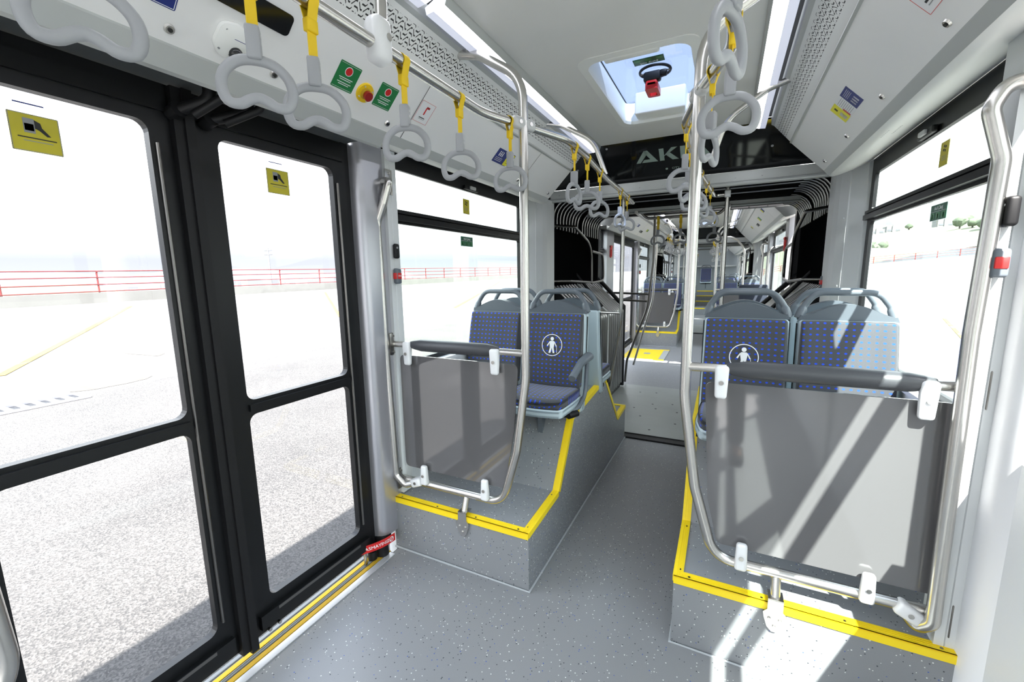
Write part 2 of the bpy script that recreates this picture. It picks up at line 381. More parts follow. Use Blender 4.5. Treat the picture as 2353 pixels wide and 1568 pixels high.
# =================================================================== the setting: shell of one bus section
COVE = [(0.545, 2.635), (0.555, 2.615), (0.62, 2.60), (0.63, 2.585), (0.655, 2.61), (0.675, 2.60)]
LOWC = [(1.0, 2.262), (1.03, 2.225)]
def shell(tag_, y0, y1, MX, doors, wins_l, wins_r, hatch=True, n0=0):
    def st(mb, name, mats, parent=None, **k):
        o = struct(mb, name, mats, parent, **k)
        if parent is None: o.matrix_basis = MX @ o.matrix_basis
        return o
    # flat ceiling with hatch hole
    mb = MB(); H = [[(x, y) for x, y in rrect(-0.72, -0.18, 2.20, 3.25, 0.06)]] if hatch else []
    plate(mb, [(sx(-1, 0.545), y0), (sx(1, 0.545), y0), (sx(1, 0.545), y1), (sx(-1, 0.545), y1)], H, lambda a, b, d: (a, b, d), 2.635, 2.66)
    ceil = st(mb, 'ceiling', 'ceil', smooth=False)
    mb = MB()
    for yy in (1.05, -0.55): 
        if yy > y0: mb.box(sx(-1, 0.54), sx(1, 0.54), yy, yy + 0.004, 2.6335, 2.636)
    if mb.v: mb.build('joint', 'lip', ceil, smooth=False, local=True)
    for side, nm in ((-1, 'left'), (1, 'right')):
        f = lambda pr: [(sx(side, a), b) for a, b in pr]
        # light strip housing and diffuser
        mb = MB(); mb.sheet(f([(0.545, 2.635), (0.545, 2.66), (0.70, 2.66), (0.70, 2.60)]), [y0, y1]); c0 = st(mb, 'trim_%d' % (n0 + (1 if side < 0 else 2)), 'gap')
        for (a, b) in ((y0, -0.62), (-0.55, 1.42), (1.47, y1)):
            if b - a < 0.2: continue
            b = min(b, y1)
            a = max(a, y0)
            if b - a < 0.2: continue
            t = root('ceiling_light', ('left' if side < 0 else 'right') + ' LED ceiling strip', 'light', (sx(side, 0.6), (a + b) / 2, 2.6)); t.matrix_basis = MX @ t.matrix_basis
            inv = MX.to_4x4()
            mb = MB(); mb.prism(f([(0.548, 2.634), (0.552, 2.604), (0.600, 2.592), (0.602, 2.63)]), 'xz', a, b)
            d = mb.build('diffuser', 'led', t, smooth=False); d.matrix_parent_inverse = wm(t).inverted() @ MX
            mb = MB(); mb.prism(f([(0.601, 2.592), (0.636, 2.588), (0.642, 2.615), (0.602, 2.63)]), 'xz', a, b)
            d = mb.build('side_lens', 'led2', t, smooth=False); d.matrix_parent_inverse = wm(t).inverted() @ MX
            mb = MB(); mb.prism(f([(0.538, 2.640), (0.538, 2.628), (0.550, 2.600), (0.548, 2.640)]), 'xz', a, b)
            d = mb.build('frame', 'lip', t, smooth=False); d.matrix_parent_inverse = wm(t).inverted() @ MX
            t['tmp'] = tag_
        # perforated vent band
        mb = MB(); L = math.hypot(0.10, 0.115)
        A = (0.690, 2.595); B = (0.790, 2.480)
        mb.sheet(f([A, B]), [y0, y1])
        v = st(mb, 'trim_%d' % (n0 + (3 if side < 0 else 4)), 'vent', smooth=False, uvf=lambda co: (co.y, math.hypot(abs(co.x - XC) - A[0], co.z - A[1])))
        mb = MB(); mb.sheet(f([(0.668, 2.66), (0.672, 2.606), (0.690, 2.595)]), [y0, y1]); mb.sheet(f([B, (0.793, 2.472), (0.789, 2.470), (0.800, 2.465)]), [y0, y1])
        mb.build('edge', 'lip', v, smooth=False, local=True)
        # panel, lip, cream part
        mb = MB(); mb.sheet(f([(0.800, 2.465), (1.0, 2.262)]), [y0, y1]); c = st(mb, 'wall_%s_cove' % nm, 'panel', smooth=False)
        mb = MB()
        if nm == 'left' and doors: mb.sheet(f([(1.0, 2.262), (1.003, 2.257), (1.045, 2.205), (1.06, 2.20), (1.06, 2.25)]), [y0, 1.62]); mb.sheet(f([(1.0, 2.262), (1.03, 2.225)]), [1.62, y1])
        else: mb.sheet(f([(1.0, 2.262), (1.003, 2.257), (1.03, 2.225)]), [y0, y1])
        mb.build('lip', 'lip', c, smooth=False, local=True)
        mb = MB(); mb.sheet(f([(1.03, 2.225), (1.05, 2.218), (1.09, 2.226), (1.16, 2.250), (1.26, 2.30)]), [(1.62 if nm == 'left' and doors else y0), y1])
        mb.build('lower_cove', 'cream', c, local=True)
        # seam lines between cove doors
        mb = MB()
        tx, tz = 0.702, -0.712
        for yy in (-1.2, 0.25, 1.71, 3.0) if nm == 'left' else (-1.2, 1.25, 3.9):
            if y0 < yy < y1:
                p = [(0.800, 2.465), (1.0, 2.262)]
                mb.add([(sx(side, a - 0.0012), yy + q, b - 0.0012) for (a, b) in p for q in (-0.0016, 0.0016)], [(0, 1, 3, 2)])
        if mb.v: mb.build('seam', 'gap', c, smooth=False, local=True)
        if nm == 'left' and doors:
            mb = MB(); mb.sheet(f([(1.06, 2.25), (1.33, 2.25)]), [y0, 1.62]); mb.sheet(f([(1.10, 2.249), (1.104, 2.248)]), [y0, 1.6])
            st(mb, 'trim_%d' % (n0 + 5), 'soffit', smooth=False)
    # outer roof and roof skin: keep sun out
    mb = MB(); mb.prism([(sx(-1, 1.30), 2.33), (sx(-1, 1.15), 2.86), (sx(1, 1.15), 2.86), (sx(1, 1.30), 2.33), (sx(1, 1.28), 2.33), (sx(1, 1.13), 2.84), (sx(-1, 1.13), 2.84), (sx(-1, 1.28), 2.33)], 'xz', y0, y1 + 0.5)
    if hatch:
        mb = MB()
        plate(mb, [(sx(-1, 1.15), y0), (sx(1, 1.15), y0), (sx(1, 1.15), y1 + 0.5), (sx(-1, 1.15), y1 + 0.5)], [rrect(-0.78, -0.12, 2.50, 3.45, 0.05)], lambda a, b, d: (a, b, d), 2.84, 2.86)
        for s_ in (-1, 1): mb.prism([(sx(s_, 1.30), 2.33), (sx(s_, 1.15), 2.86), (sx(s_, 1.13), 2.85), (sx(s_, 1.28), 2.33)], 'xz', y0, y1 + 0.5)
    st(mb, 'trim_%d' % (n0 + 8), 'outer', smooth=False)
    # side walls below the windows
    for side, nm, wins in ((-1, 'left', wins_l), (1, 'right', wins_r)):
        segs = []
        a = y0
        if nm == 'left' and doors:
            for (d0, d1) in doors:
                if d0 > a: segs.append((a, d0))
                a = d1 + (0.18 if d1 > 1 else 0)
        segs.append((a, y1 + 0.45))
        mb = MB()
        for (p, q) in segs:
            mb.box(*sorted((sx(side, 1.235), sx(side, 1.27))), p, q, -0.02, 1.04); mb.box(*sorted((sx(side, 1.27), sx(side, 1.33))), p, q, -0.25, 1.04)
        w = st(mb, 'wall_%s' % nm, 'lwall', smooth=False)
        for i, (p, q) in enumerate(wins):
            mb = MB()
            holes = [rrect(p + 0.03, q - 0.03, 1.98, 2.20, 0.012), rrect(p + 0.03, q - 0.03, 1.085, 1.90, 0.02)]
            plate(mb, [(p - 0.06, 1.03), (q + 0.04, 1.03), (q + 0.04, 2.30), (p - 0.06, 2.30)], holes, lambda a_, b_, d: (sx(side, d), a_, b_), 1.262, 1.282)
            mb.box(*sorted((sx(side, 1.232), sx(side, 1.264))), p - 0.03, q + 0.02, 1.915, 1.945)
            mb.box(*sorted((sx(side, 1.24), sx(side, 1.264))), p - 0.03, q + 0.02, 1.955, 1.972)
            mb.rbox(*sorted((sx(side, 1.238), sx(side, 1.262))), (p + q) / 2 - 0.09, (p + q) / 2 + 0.09, 2.205, 2.235, 0.006, 2)
            wf = st(mb, 'window_%d' % (n0 + i + (1 if side < 0 else 5)), 'black', smooth=False)
            mb = MB(); mb.box(*sorted((sx(side, 1.270), sx(side, 1.274))), p + 0.01, q - 0.01, 1.07, 2.22)
            mb.build('pane', 'glass', wf, smooth=False, local=True)
            mb = MB(); mb.box(*sorted((sx(side, 1.205), sx(side, 1.262))), p - 0.03, q + 0.02, 1.035, 1.055)
            mb.build('sill', 'lwall', wf, smooth=False, local=True)
            mb = MB(); mb.rbox(*sorted((sx(side, 1.225), sx(side, 1.24))), (p + q) / 2 - 0.035, (p + q) / 2 + 0.035, 2.21, 2.232, 0.004, 2)
            mb.build('latch', 'clipg', wf, local=True)
        # tapered light grey pillar towards the bellows
        mb = MB(); mb.prism([(sx(side, 1.262), 3.64), (sx(side, 1.242), 3.64), (sx(side, 1.178), 3.745), (sx(side, 1.183), 3.750), (sx(side, 1.172), 3.755), (sx(side, 1.135), 3.83), (sx(side, 1.118), 3.90), (sx(side, 1.115), 4.08), (sx(side, 1.30), 4.08), (sx(side, 1.30), 3.64)], 'xy', 0.0, 2.30)
        for z in (0.62, 1.05, 1.48, 1.95, 2.2):
            mb.cyl((sx(side, 1.160), 3.78, z), (-side, -0.5, 0), 0.006, 0.006, 10)
        st(mb, 'trim_%d' % (n0 + (6 if side < 0 else 7)), 'pillar', smooth=False)
    return ceil
I4 = Matrix.Identity(4)
def sec_matrix(dy, ang, piv=(XC, 5.0)):
    return Matrix.Translation((piv[0], piv[1], 0)) @ Matrix.Rotation(math.radians(ang), 4, 'Z') @ Matrix.Translation((-piv[0], -piv[1] + dy, 0))
M2 = sec_matrix(7.82, 0.9)
M3 = M2 @ sec_matrix(7.82, 0.75)
shell('front', -3.2, 3.65, I4, [(-1.95, -0.50), (0.2, 1.62)], [(1.90, 3.60), (-3.1, -2.05)], [(1.90, 3.60), (-0.25, 1.42), (-2.6, -0.55)], True, 0)
shell('second', -1.80, 3.65, M2, [(-0.75, 1.62)], [(1.90, 3.60), (-1.76, -1.24)], [(1.90, 3.60), (-0.95, 1.42)], True, 20)
shell('rear', -1.80, 4.1, M3, [], [(1.90, 3.60), (-1.55, 1.42)], [(1.90, 3.60), (-1.55, 1.42)], False, 40)
for o in list(bpy.data.objects):
    if o.get('tmp'):
        w_ = {'front': '', 'second': ' in second section beyond the bellows', 'rear': ' in rearmost section'}[o['tmp']]
        y_ = (o.matrix_basis.translation.y)
        base = o['label']
        if o['tmp'] == 'front': o['label'] = base + (' running to the black header above the bellows' if y_ > 2 else ' directly above the camera, nearer segment' if y_ > 0 else ' behind the camera')
        else: o['label'] = base + w_ + (', far segment' if (y_ - {'second': 7.82, 'rear': 15.64}[o['tmp']]) > 2 else ', near segment')
        o['group'] = 'LED ceiling light strips'; del o['tmp']
# floors
mb = MB(); mb.box(-1.655, sx(1, 1.24), -3.2, 4.02, -0.03, 0.0)
fl = struct(mb, 'floor', 'vinyl', smooth=False)
mb = MB(); mb.box(-1.70, 0.80, -3.2, 4.02, -0.30, -0.04); mb.build('floor_underside', 'gap', fl, smooth=False, local=True)
mb = MB(); mb.box(sx(-1, 1.24), sx(1, 1.24), -1.80, 4.02, -0.03, 0.0); o = struct(mb, 'floor', 'vinyl', smooth=False); o.matrix_basis = M2
mb = MB(); mb.box(sx(-1, 1.24), sx(1, 1.24), -1.80, 4.2, -0.03, 0.0); o = struct(mb, 'floor', 'vinyl', smooth=False); o.matrix_basis = M3
# wall closing the bus behind the camera
mb = MB(); mb.box(sx(-1, 1.3), sx(1, 1.3), -3.3, -3.2, -0.05, 0.85); mb.box(sx(-1, 1.3), sx(1, 1.3), -3.3, -3.2, 2.4, 2.7); mb.box(sx(-1, 0.03), sx(1, 0.03), -3.3, -3.2, 0.85, 2.4)
struct(mb, 'wall_behind', 'dwall', smooth=False)

# black header panel with lettering, tilted between ceiling and first bellows beam
HY0, HZ0, HY1, HZ1 = 3.65, 2.645, 4.04, 2.395
def header(MX, suffix):
    t = root('header_panel', 'glossy black header panel with large letters above the bellows opening' if not suffix else 'glossy black header panel above second bellows opening', 'panel', (XC, 3.8, 2.4)); t.matrix_basis = MX @ t.matrix_basis
    def b(mb, n, m, **k):
        o = mb.build(n, m, t, **k); o.matrix_parent_inverse = wm(t).inverted() @ MX; return o
    mb = MB(); pr = [(sx(-1, 1.22), 0.62), (sx(-1, 1.22), 0.0), (sx(-1, 0.56), 0.0), (sx(1, 0.56), 0.0), (sx(1, 1.22), 0.62)]
    n = Vector((0, -(HZ0 - HZ1), -(HY1 - HY0))).normalized()      # faces the cabin
    LL = math.hypot(HY1 - HY0, HZ1 - HZ0)
    dv = Vector((0, (HY1 - HY0) / LL, (HZ1 - HZ0) / LL))
    def hp(u, w, d=0.0): return tuple(Vector((u, HY0, HZ0)) + dv * w + n * d)
    mb.add([hp(sx(-1, 1.22), 0), hp(sx(1, 1.22), 0), hp(sx(1, 1.22), LL), hp(sx(-1, 1.22), LL), hp(sx(-1, 1.22), 0, -0.02), hp(sx(1, 1.22), 0, -0.02), hp(sx(1, 1.22), LL, -0.02), hp(sx(-1, 1.22), LL, -0.02)],
           [(0, 1, 2, 3), (7, 6, 5, 4), (0, 4, 5, 1), (3, 2, 6, 7), (0, 3, 7, 4), (1, 5, 6, 2)])
    b(mb, 'glossy_panel', 'header', smooth=False)
    if not suffix:
        # letters A K I A, each a flat cut shape; glyph box height 0.13
        hh = 0.125; w0 = 0.205
        def quad(pts): return [(p[0], (1 - p[1]) * hh) for p in pts]
        def glyph(x, polys):
            m_ = MB()
            for pl in polys:
                vs = [hp(x + p[0], w0 - 0.02 + p[1] - 0.06, 0.002) for p in quad(pl)] + [hp(x + p[0], w0 - 0.02 + p[1] - 0.06, 0.0005) for p in quad(pl)]
                k = len(pl); m_.add(vs, [list(range(k)), list(range(k, 2 * k))[::-1]] + [[i, (i + 1) % k, k + (i + 1) % k, k + i] for i in range(k)])
            b(m_, 'letter', 'letters', smooth=False)
        A_ = [[(0, 0), (0.035, 0), (0.105, 0.82), (0.082, 1), (0.072, 1)], [(0.072, 1), (0.100, 1), (0.175, 0), (0.135, 0), (0.075, 0.80)], [(0.045, 0.0), (0.135, 0.0), (0.118, 0.24), (0.066, 0.24)]]
        K_ = [[(0, 0), (0.036, 0), (0.036, 1), (0, 1)], [(0.036, 0.40), (0.095, 1), (0.14, 1), (0.062, 0.50), (0.036, 0.36)], [(0.045, 0.50), (0.075, 0.66), (0.145, 0), (0.098, 0)]]
        I_ = [[(0, 0), (0.036, 0), (0.036, 1), (0, 1)]]
        glyph(-0.735, A_); glyph(-0.545, K_); glyph(-0.385, I_); glyph(-0.335, A_)
        m_ = MB(); m_.cyl(hp(-0.50, 0.345, 0.001), n, 0.010, 0.002, 14); b(m_, 'small_emblem', 'letters')
        m_ = text_mb('CITY', 0.028, lambda u, v, w: hp(-0.43 + u, 0.345 - v, 0.001 + w)); b(m_, 'small_lettering', 'letters', smooth=False)
    for u in (-1.03, -0.95 + 0.0, 0.12, 0.25, -1.25, 0.40):
        m_ = MB(); m_.cyl(hp(u, 0.05 if abs(u + 0.45) < 0.7 else 0.24, 0.002), n, 0.009, 0.006, 12); b(m_, 'fixing', 'grey')
    return t
header(I4, ''); header(M2, 'x')

# bellows portal beams (light aluminium), rubber edges
for k, (MX, yy) in enumerate(((I4, 4.05), (M2, -1.92), (M2, 4.05), (M3, -1.92))):
    mb = MB()
    dk = yy < 0
    if dk: mb.box(sx(-1, 1.20), sx(1, 1.20), yy, yy + 0.10, 2.335, 2.44)
    else: mb.box(sx(-1, 1.20), sx(1, 1.20), yy, yy + 0.10, 2.305, 2.395); mb.tube([(sx(-1, 1.18), yy - 0.01, 2.30), (sx(1, 1.18), yy - 0.01, 2.30)], 0.018, 10)
    for s_ in (-1, 1): mb.box(*sorted((sx(s_, 1.14), sx(s_, 1.30))), yy, yy + 0.10, 0, 2.34)
    for i in range(12): mb.cyl((sx(-1, 1.05 - i * 0.19), yy - 0.002, 2.35), (0, 1, 0), 0.006, 0.01, 8)
    o = struct(mb, 'trim_%d' % (60 + k), 'rubber' if dk else 'lip', smooth=False); o.matrix_basis = MX

# =================================================================== entrance door (two leaves), threshold, pillars
XD = -1.735
def door_leaf(y0, y1, label, MX=I4, g=None, n='door_1', sticker=True):
    fn = lambda a, b, d: (d, a, b)
    mb = MB(); holes = [rrect(y0 + 0.10, y1 - 0.075, 1.105, 2.115, 0.035), rrect(y0 + 0.10, y1 - 0.075, 0.215, 1.045, 0.035)]
    plate(mb, [(y0, 0.07), (y1, 0.07), (y1, 2.245), (y0, 2.245)], holes, fn, XD - 0.015, XD + 0.018)
    mb.box(XD + 0.016, XD + 0.04, y0 + 0.04, y1 - 0.03, 0.10, 0.165)
    mb.box(XD + 0.016, XD + 0.034, y0 + 0.10, y1 - 0.075, 1.062, 1.090)
    mb.box(XD + 0.016, XD + 0.03, y0 + 0.02, y1 - 0.02, 2.155, 2.205)
    d = struct(mb, n, 'black', smooth=False); d.matrix_basis = MX
    mb = MB(); mb.box(XD - 0.003, XD + 0.003, y0 + 0.08, y1 - 0.06, 0.19, 2.14)
    mb.build('pane', 'dglass', d, smooth=False, local=True)
    mb = MB(); mb.tube([(XD + 0.022, y1 - 0.055, 0.25), (XD + 0.022, y1 - 0.055, 2.05)], 0.006, 8)
    mb.box(XD + 0.038, XD + 0.0405, y0 + 0.12, y1 - 0.10, 0.148, 0.162)
    mb.build('edge_trim', 'dsteel', d, local=True)
    mb = MB()
    for q in (y0 + 0.07, y0 + 0.115): mb.cyl((XD + 0.03, q, 0.085), (1, 0, 0), 0.008, 0.03, 10)
    mb.build('bolt', 'steel', d, local=True)
    return d
d1 = door_leaf(0.205, 0.865, 'left leaf')
d2 = door_leaf(0.905, 1.60, 'right leaf', n='door_2')
for k, (a, b) in enumerate(((-1.94, -1.24), (-1.20, -0.50))): door_leaf(a, b, '', n='door_%d' % (5 + k))
mb = MB(); mb.box(-1.80, -1.66, -0.48, 0.0, 0.0, 2.28); mb.box(-1.80, -1.66, -2.03, -1.95, 0, 2.28); struct(mb, 'wall_left_pillar', 'pillar', smooth=False)
# overlap rubber seal in the middle
mb = MB(); mb.box(XD - 0.02, XD + 0.045, 0.855, 0.885, 0.06, 2.24); mb.box(XD - 0.02, XD + 0.055, 0.885, 0.915, 0.05, 2.24); mb.box(XD - 0.07, XD + 0.012, 1.59, 1.64, 0.05, 2.26); struct(mb, 'trim_9', 'rubber', smooth=False)
for k, (a, b) in enumerate(((-0.70, 0.40), (0.45, 1.60))): door_leaf(a, b, '', M2, n='door_%d' % (3 + k))
# arms that swing the doors
for k, (ya, yb) in enumerate(((0.845, 0.80), (0.945, 0.96))):
    t = root('drive_linkage', ('black bent door drive arm above the left door leaf', 'black bent door drive arm above the right door leaf')[k], 'door arm', (-1.62, ya, 2.2), 'door drive arms above the entrance')
    mb = MB(); mb.tube(fillet([(-1.60, 0.93 + 0.13 * k, 2.26), (-1.60, 0.93 + 0.13 * k, 2.20), (-1.69, ya + 0.02, 2.16)], 0.05), 0.020, 12); mb.tube(fillet([(-1.55, 0.95 + 0.13 * k, 2.26), (-1.55, 0.95 + 0.13 * k, 2.21), (-1.64, ya + 0.05, 2.15)], 0.05), 0.014, 12)
    mb.build('rod', 'rubber', t)
    mb = MB(); mb.cyl((-1.69, ya + 0.02, 2.16), (1, 0, 0.2), 0.026, 0.05, 14); mb.build('knuckle', 'rubber', t)
# threshold
mb = MB(); mb.box(-1.79, -1.655, 0.15, 1.70, -0.03, -0.002); th = struct(mb, 'trim_10', 'drub', smooth=False)
mb = MB(); mb.box(-1.672, -1.635, 0.1, 1.69, -0.002, 0.0035); mb.build('alu_edge', 'tread', th, smooth=False, local=True)
mb = MB(); mb.box(-1.700, -1.677, 0.1, 1.70, -0.003, 0.004); mb.box(-1.755, -1.732, 0.1, 1.70, -0.004, 0.002); mb.build('yellow_strip', 'yellowg', th, smooth=False, local=True)
mb = MB()
for x in (-1.712, -1.722, -1.768): mb.tube([(x, 0.1, 0.0), (x, 1.7, 0.0)], 0.004, 8)
mb.build('rubber_rib', 'drub', th, local=True)
# aluminium door pillar and light flange
mb = MB(); mb.prism([(-1.815, 1.63), (-1.735, 1.63), (-1.705, 1.633), (-1.682, 1.642), (-1.668, 1.657), (-1.662, 1.675), (-1.660, 1.80), (-1.815, 1.80)], 'xy', 0.12, 2.27)
p = struct(mb, 'trim_11', 'alu', ang=50)
mb = MB()
for z in (0.30, 0.62, 0.90, 1.3, 1.7, 2.05): mb.cyl((-1.75, 1.629, z), (0, 1, 0), 0.006, 0.006, 10)
mb.build('rivet', 'clip', p, local=True)
mb = MB(); mb.prism([(-1.70, 1.80), (-1.640, 1.80), (-1.640, 1.832), (-1.644, 1.835), (-1.640, 1.838), (-1.640, 1.88), (-1.70, 1.88)], 'xy', 0.33, 2.26); struct(mb, 'trim_12', 'pillar', smooth=False)
mb = MB(); mb.prism([(0.90, 1.575), (0.86, 1.590), (0.79, 1.660), (0.762, 1.705), (0.756, 1.735), (0.756, 1.80), (0.90, 1.80)], 'xy', -0.02, 2.28); struct(mb, 'trim_13', pm('sun_tinted_pillar_cover', (0.82, 0.83, 0.85), 0.35), ang=50)  # paler than the left pillar: sunlight on it is put into the colour
mb = MB(); mb.prism([(0.80, 1.775), (0.758, 1.775), (0.733, 1.775), (0.731, 1.779), (0.729, 1.775), (0.703, 1.775), (0.703, 1.88), (0.80, 1.88)], 'xy', 0.0, 2.26); struct(mb, 'trim_14', 'pillar', smooth=False)
mb = MB(); mb.box(-1.80, -1.66, 0.06, 0.20, 0.0, 2.28); struct(mb, 'trim_15', 'alu', smooth=False)
mb = MB(); mb.box(0.76, 0.86, -0.52, -0.28, 0.0, 2.28); mb.box(-1.76, -1.68, 0.0, 0.06, 0, 2.28); struct(mb, 'trim_16', 'pillar', smooth=False)
mb = MB(); mb.box(sx(-1, 1.3), sx(-1, 1.2), 1.64, 1.86, 0.0, 2.28); mb.box(sx(1, 1.2), sx(1, 1.3), 1.46, 1.86, 0, 2.28); mb.box(sx(-1, 1.3), sx(-1, 1.19), -1.20, -0.72, 0, 2.28); mb.box(sx(1, 1.15), sx(1, 1.3), -1.32, -1.02, 0, 2.28); o = struct(mb, 'trim_17', 'alu', smooth=False); o.matrix_basis = M2
mb = MB(); mb.box(sx(-1, 1.3), sx(-1, 1.2), 1.46, 1.86, 0.0, 2.28); mb.box(sx(1, 1.2), sx(1, 1.3), 1.46, 1.86, 0, 2.28); o = struct(mb, 'trim_18', 'alu', smooth=False); o.matrix_basis = M3
# pivot with red warning guard
t = root('door_pivot', 'black door pivot with red warning guard at foot of the aluminium pillar', 'door hinge', (-1.70, 1.63, 0))
mb = MB(); mb.cyl((-1.70, 1.66, 0.035), (0, 0, 1), 0.035, 0.07, 16); mb.rbox(-1.74, -1.66, 1.63, 1.70, 0.07, 0.13, 0.008, 2); mb.cyl((-1.72, 1.60, 0.03), (0, 0, 1), 0.025, 0.05, 14); mb.build('pivot', 'rubber', t)
mb = MB(); mb.rbox(-1.722, -1.708, 1.535, 1.555, 0.0, 0.12, 0.005, 2); mb.tube([(-1.715, 1.545, 0.11), (-1.715, 1.60, 0.09)], 0.006, 8); mb.build('bracket', 'steel', t)
mb = MB(); pts = []
for i in range(13):
    a = math.radians(200 + i * 11.5); pts.append((-1.66 + 0.0 + 0.10 * math.cos(a), 1.645 + 0.13 * math.sin(a) * 1.0))
arc = [(-1.725 + 0.085 * (k / 12) + 0.02 * math.sin(PI * k / 12), 1.50 + 0.20 * (k / 12)) for k in range(13)]
vs = []
for (x, y) in arc: vs += [(x, y, 0.085), (x + 0.004, y, 0.085), (x + 0.004, y, 0.130), (x, y, 0.130)]
mb.add(vs, [[4 * i + j, 4 * i + (j + 1) % 4, 4 * i + 4 + (j + 1) % 4, 4 * i + 4 + j] for i in range(12) for j in range(4)] + [[3, 2, 1, 0], [48, 49, 50, 51]])
rg = mb.build('red_guard', 'red', t)
def on_arc(u, v, w):
    k = max(0.0, min(11.999, (u / 0.205 + 0.5) * 12)); i = int(k); f_ = k - i
    x = arc[i][0] * (1 - f_) + arc[i + 1][0] * f_; y = arc[i][1] * (1 - f_) + arc[i + 1][1] * f_
    return (x + 0.0055 + w, y, 0.1075 + v)
text_mb('BASMAYINIZ', 0.026, lambda u, v, w: on_arc(u - 0.015, v, w)).build('lettering', 'white', rg, smooth=False)
mb = MB(); vs = []; fs = []
for i in range(24):
    a = 2 * PI * i / 24
    for r in (0.011, 0.015): vs.append(on_arc(0.075 + r * math.cos(a), r * math.sin(a), 0.0002))
for i in range(24): j = (i + 1) % 24; fs.append([2 * i, 2 * i + 1, 2 * j + 1, 2 * j])
mb.add(vs, fs); mb.add([on_arc(0.075 + q[0], q[1], 0.0002) for q in ((-0.010, -0.007), (-0.007, -0.010), (0.010, 0.007), (0.007, 0.010))], [(0, 1, 2, 3)]); mb.build('no_step_symbol', 'white', rg, smooth=False)
#@@B2
ORD = ['first', 'second', 'third', 'fourth', 'fifth', 'sixth', 'seventh', 'eighth', 'ninth', 'tenth', 'eleventh', 'twelfth']
SDW = {-1: 'left', 1: 'right'}
# =================================================================== wheel-arch podiums
PROF = [(1.755, 0.0), (1.755, 0.320), (2.18, 0.335), (2.435, 0.720), (3.24, 0.780), (3.715, 0.305), (4.03, 0.325), (4.03, 0.0)]
def podium(side):
    xi, xo = sx(side, 0.36 if side < 0 else 0.32), sx(side, 1.232)
    t = root('wheel_arch_podium', 'speckled grey vinyl wheel arch podium with yellow nosing on the %s' % SDW[side], 'podium', ((xi + xo) / 2, 1.76, 0), 'speckled wheel arch podiums')
    a, b = sorted((xi, xo))
    mb = MB(); mb.prism(PROF, 'yz', a, b); mb.build('podium_body', 'vinylw', t, smooth=False)
    # nosing: L-shaped yellow profile around front and aisle edges
    mb = MB(); w, h = 0.036, 0.040
    mb.box(a, b, 1.749, 1.755 + w, 0.3205, 0.3255); mb.box(a, b, 1.749, 1.754, 0.3205 - h + 0.01, 0.3255)
    for q in (0.010, 0.019, 0.028): mb.box(a + 0.01, b - 0.01, 1.755 + q, 1.755 + q + 0.003, 0.3255, 0.3268)
    fr = mb.build('front_nosing', 'yellow', t, smooth=False)
    mb = MB(); pts = [(1.755, 0.3255)] + [(y, z + 0.0055) for (y, z) in PROF[2:7]]
    xs = xi + side * -0.004; xin = xi + side * w
    for i in range(len(pts) - 1):
        (ya, za), (yb, zb) = pts[i], pts[i + 1]; L = math.hypot(yb - ya, zb - za); ny, nz = -(zb - za) / L, (yb - ya) / L
        for (x0, x1, d0, d1) in ((xs, xin, 0.0, -0.006), (xs, xi, -0.006, -0.030)) + tuple((xi + side * q, xi + side * (q + 0.003), 0.0015, 0.0) for q in (0.008, 0.017, 0.026)):
            vs = [(x, y + ny * d, z + nz * d) for x in (x0, x1) for (y, z) in ((ya, za), (yb, zb)) for d in (d0, d1)]
            mb.add(vs, [(0, 1, 3, 2), (4, 6, 7, 5), (0, 4, 5, 1), (2, 3, 7, 6), (0, 2, 6, 4), (1, 5, 7, 3)])
    # end bar across the platform at the bellows
    mb.box(a, b, 3.995, 4.032, 0.325, 0.331)
    mb.build('side_nosing', 'yellow', t, smooth=False)
    n = 9
    for i in range(4):
        m2 = MB(); m2.cyl((a + 0.06 + i * (b - a - 0.12) / 3, 1.765, 0.3262), (0, 0, 1), 0.005, 0.002, 10); m2.build('screw', 'dsteel', fr)
    for (y, z) in ((1.80, 0.3268), (2.13, 0.340)):
        m2 = MB(); m2.cyl((xi + side * 0.022, y, z), (0, 0, 1), 0.005, 0.002, 10); m2.build('screw', 'dsteel', fr)
    mb = MB(); mb.tube([(xo, 1.748, 0.004), (xi - side * 0.004, 1.748, 0.004), (xi - side * 0.006, 4.03, 0.004)], 0.006, 6)
    mb.build('weld_bead', 'bead', t)
    S1.append(t); return t
podium(-1); podium(1)

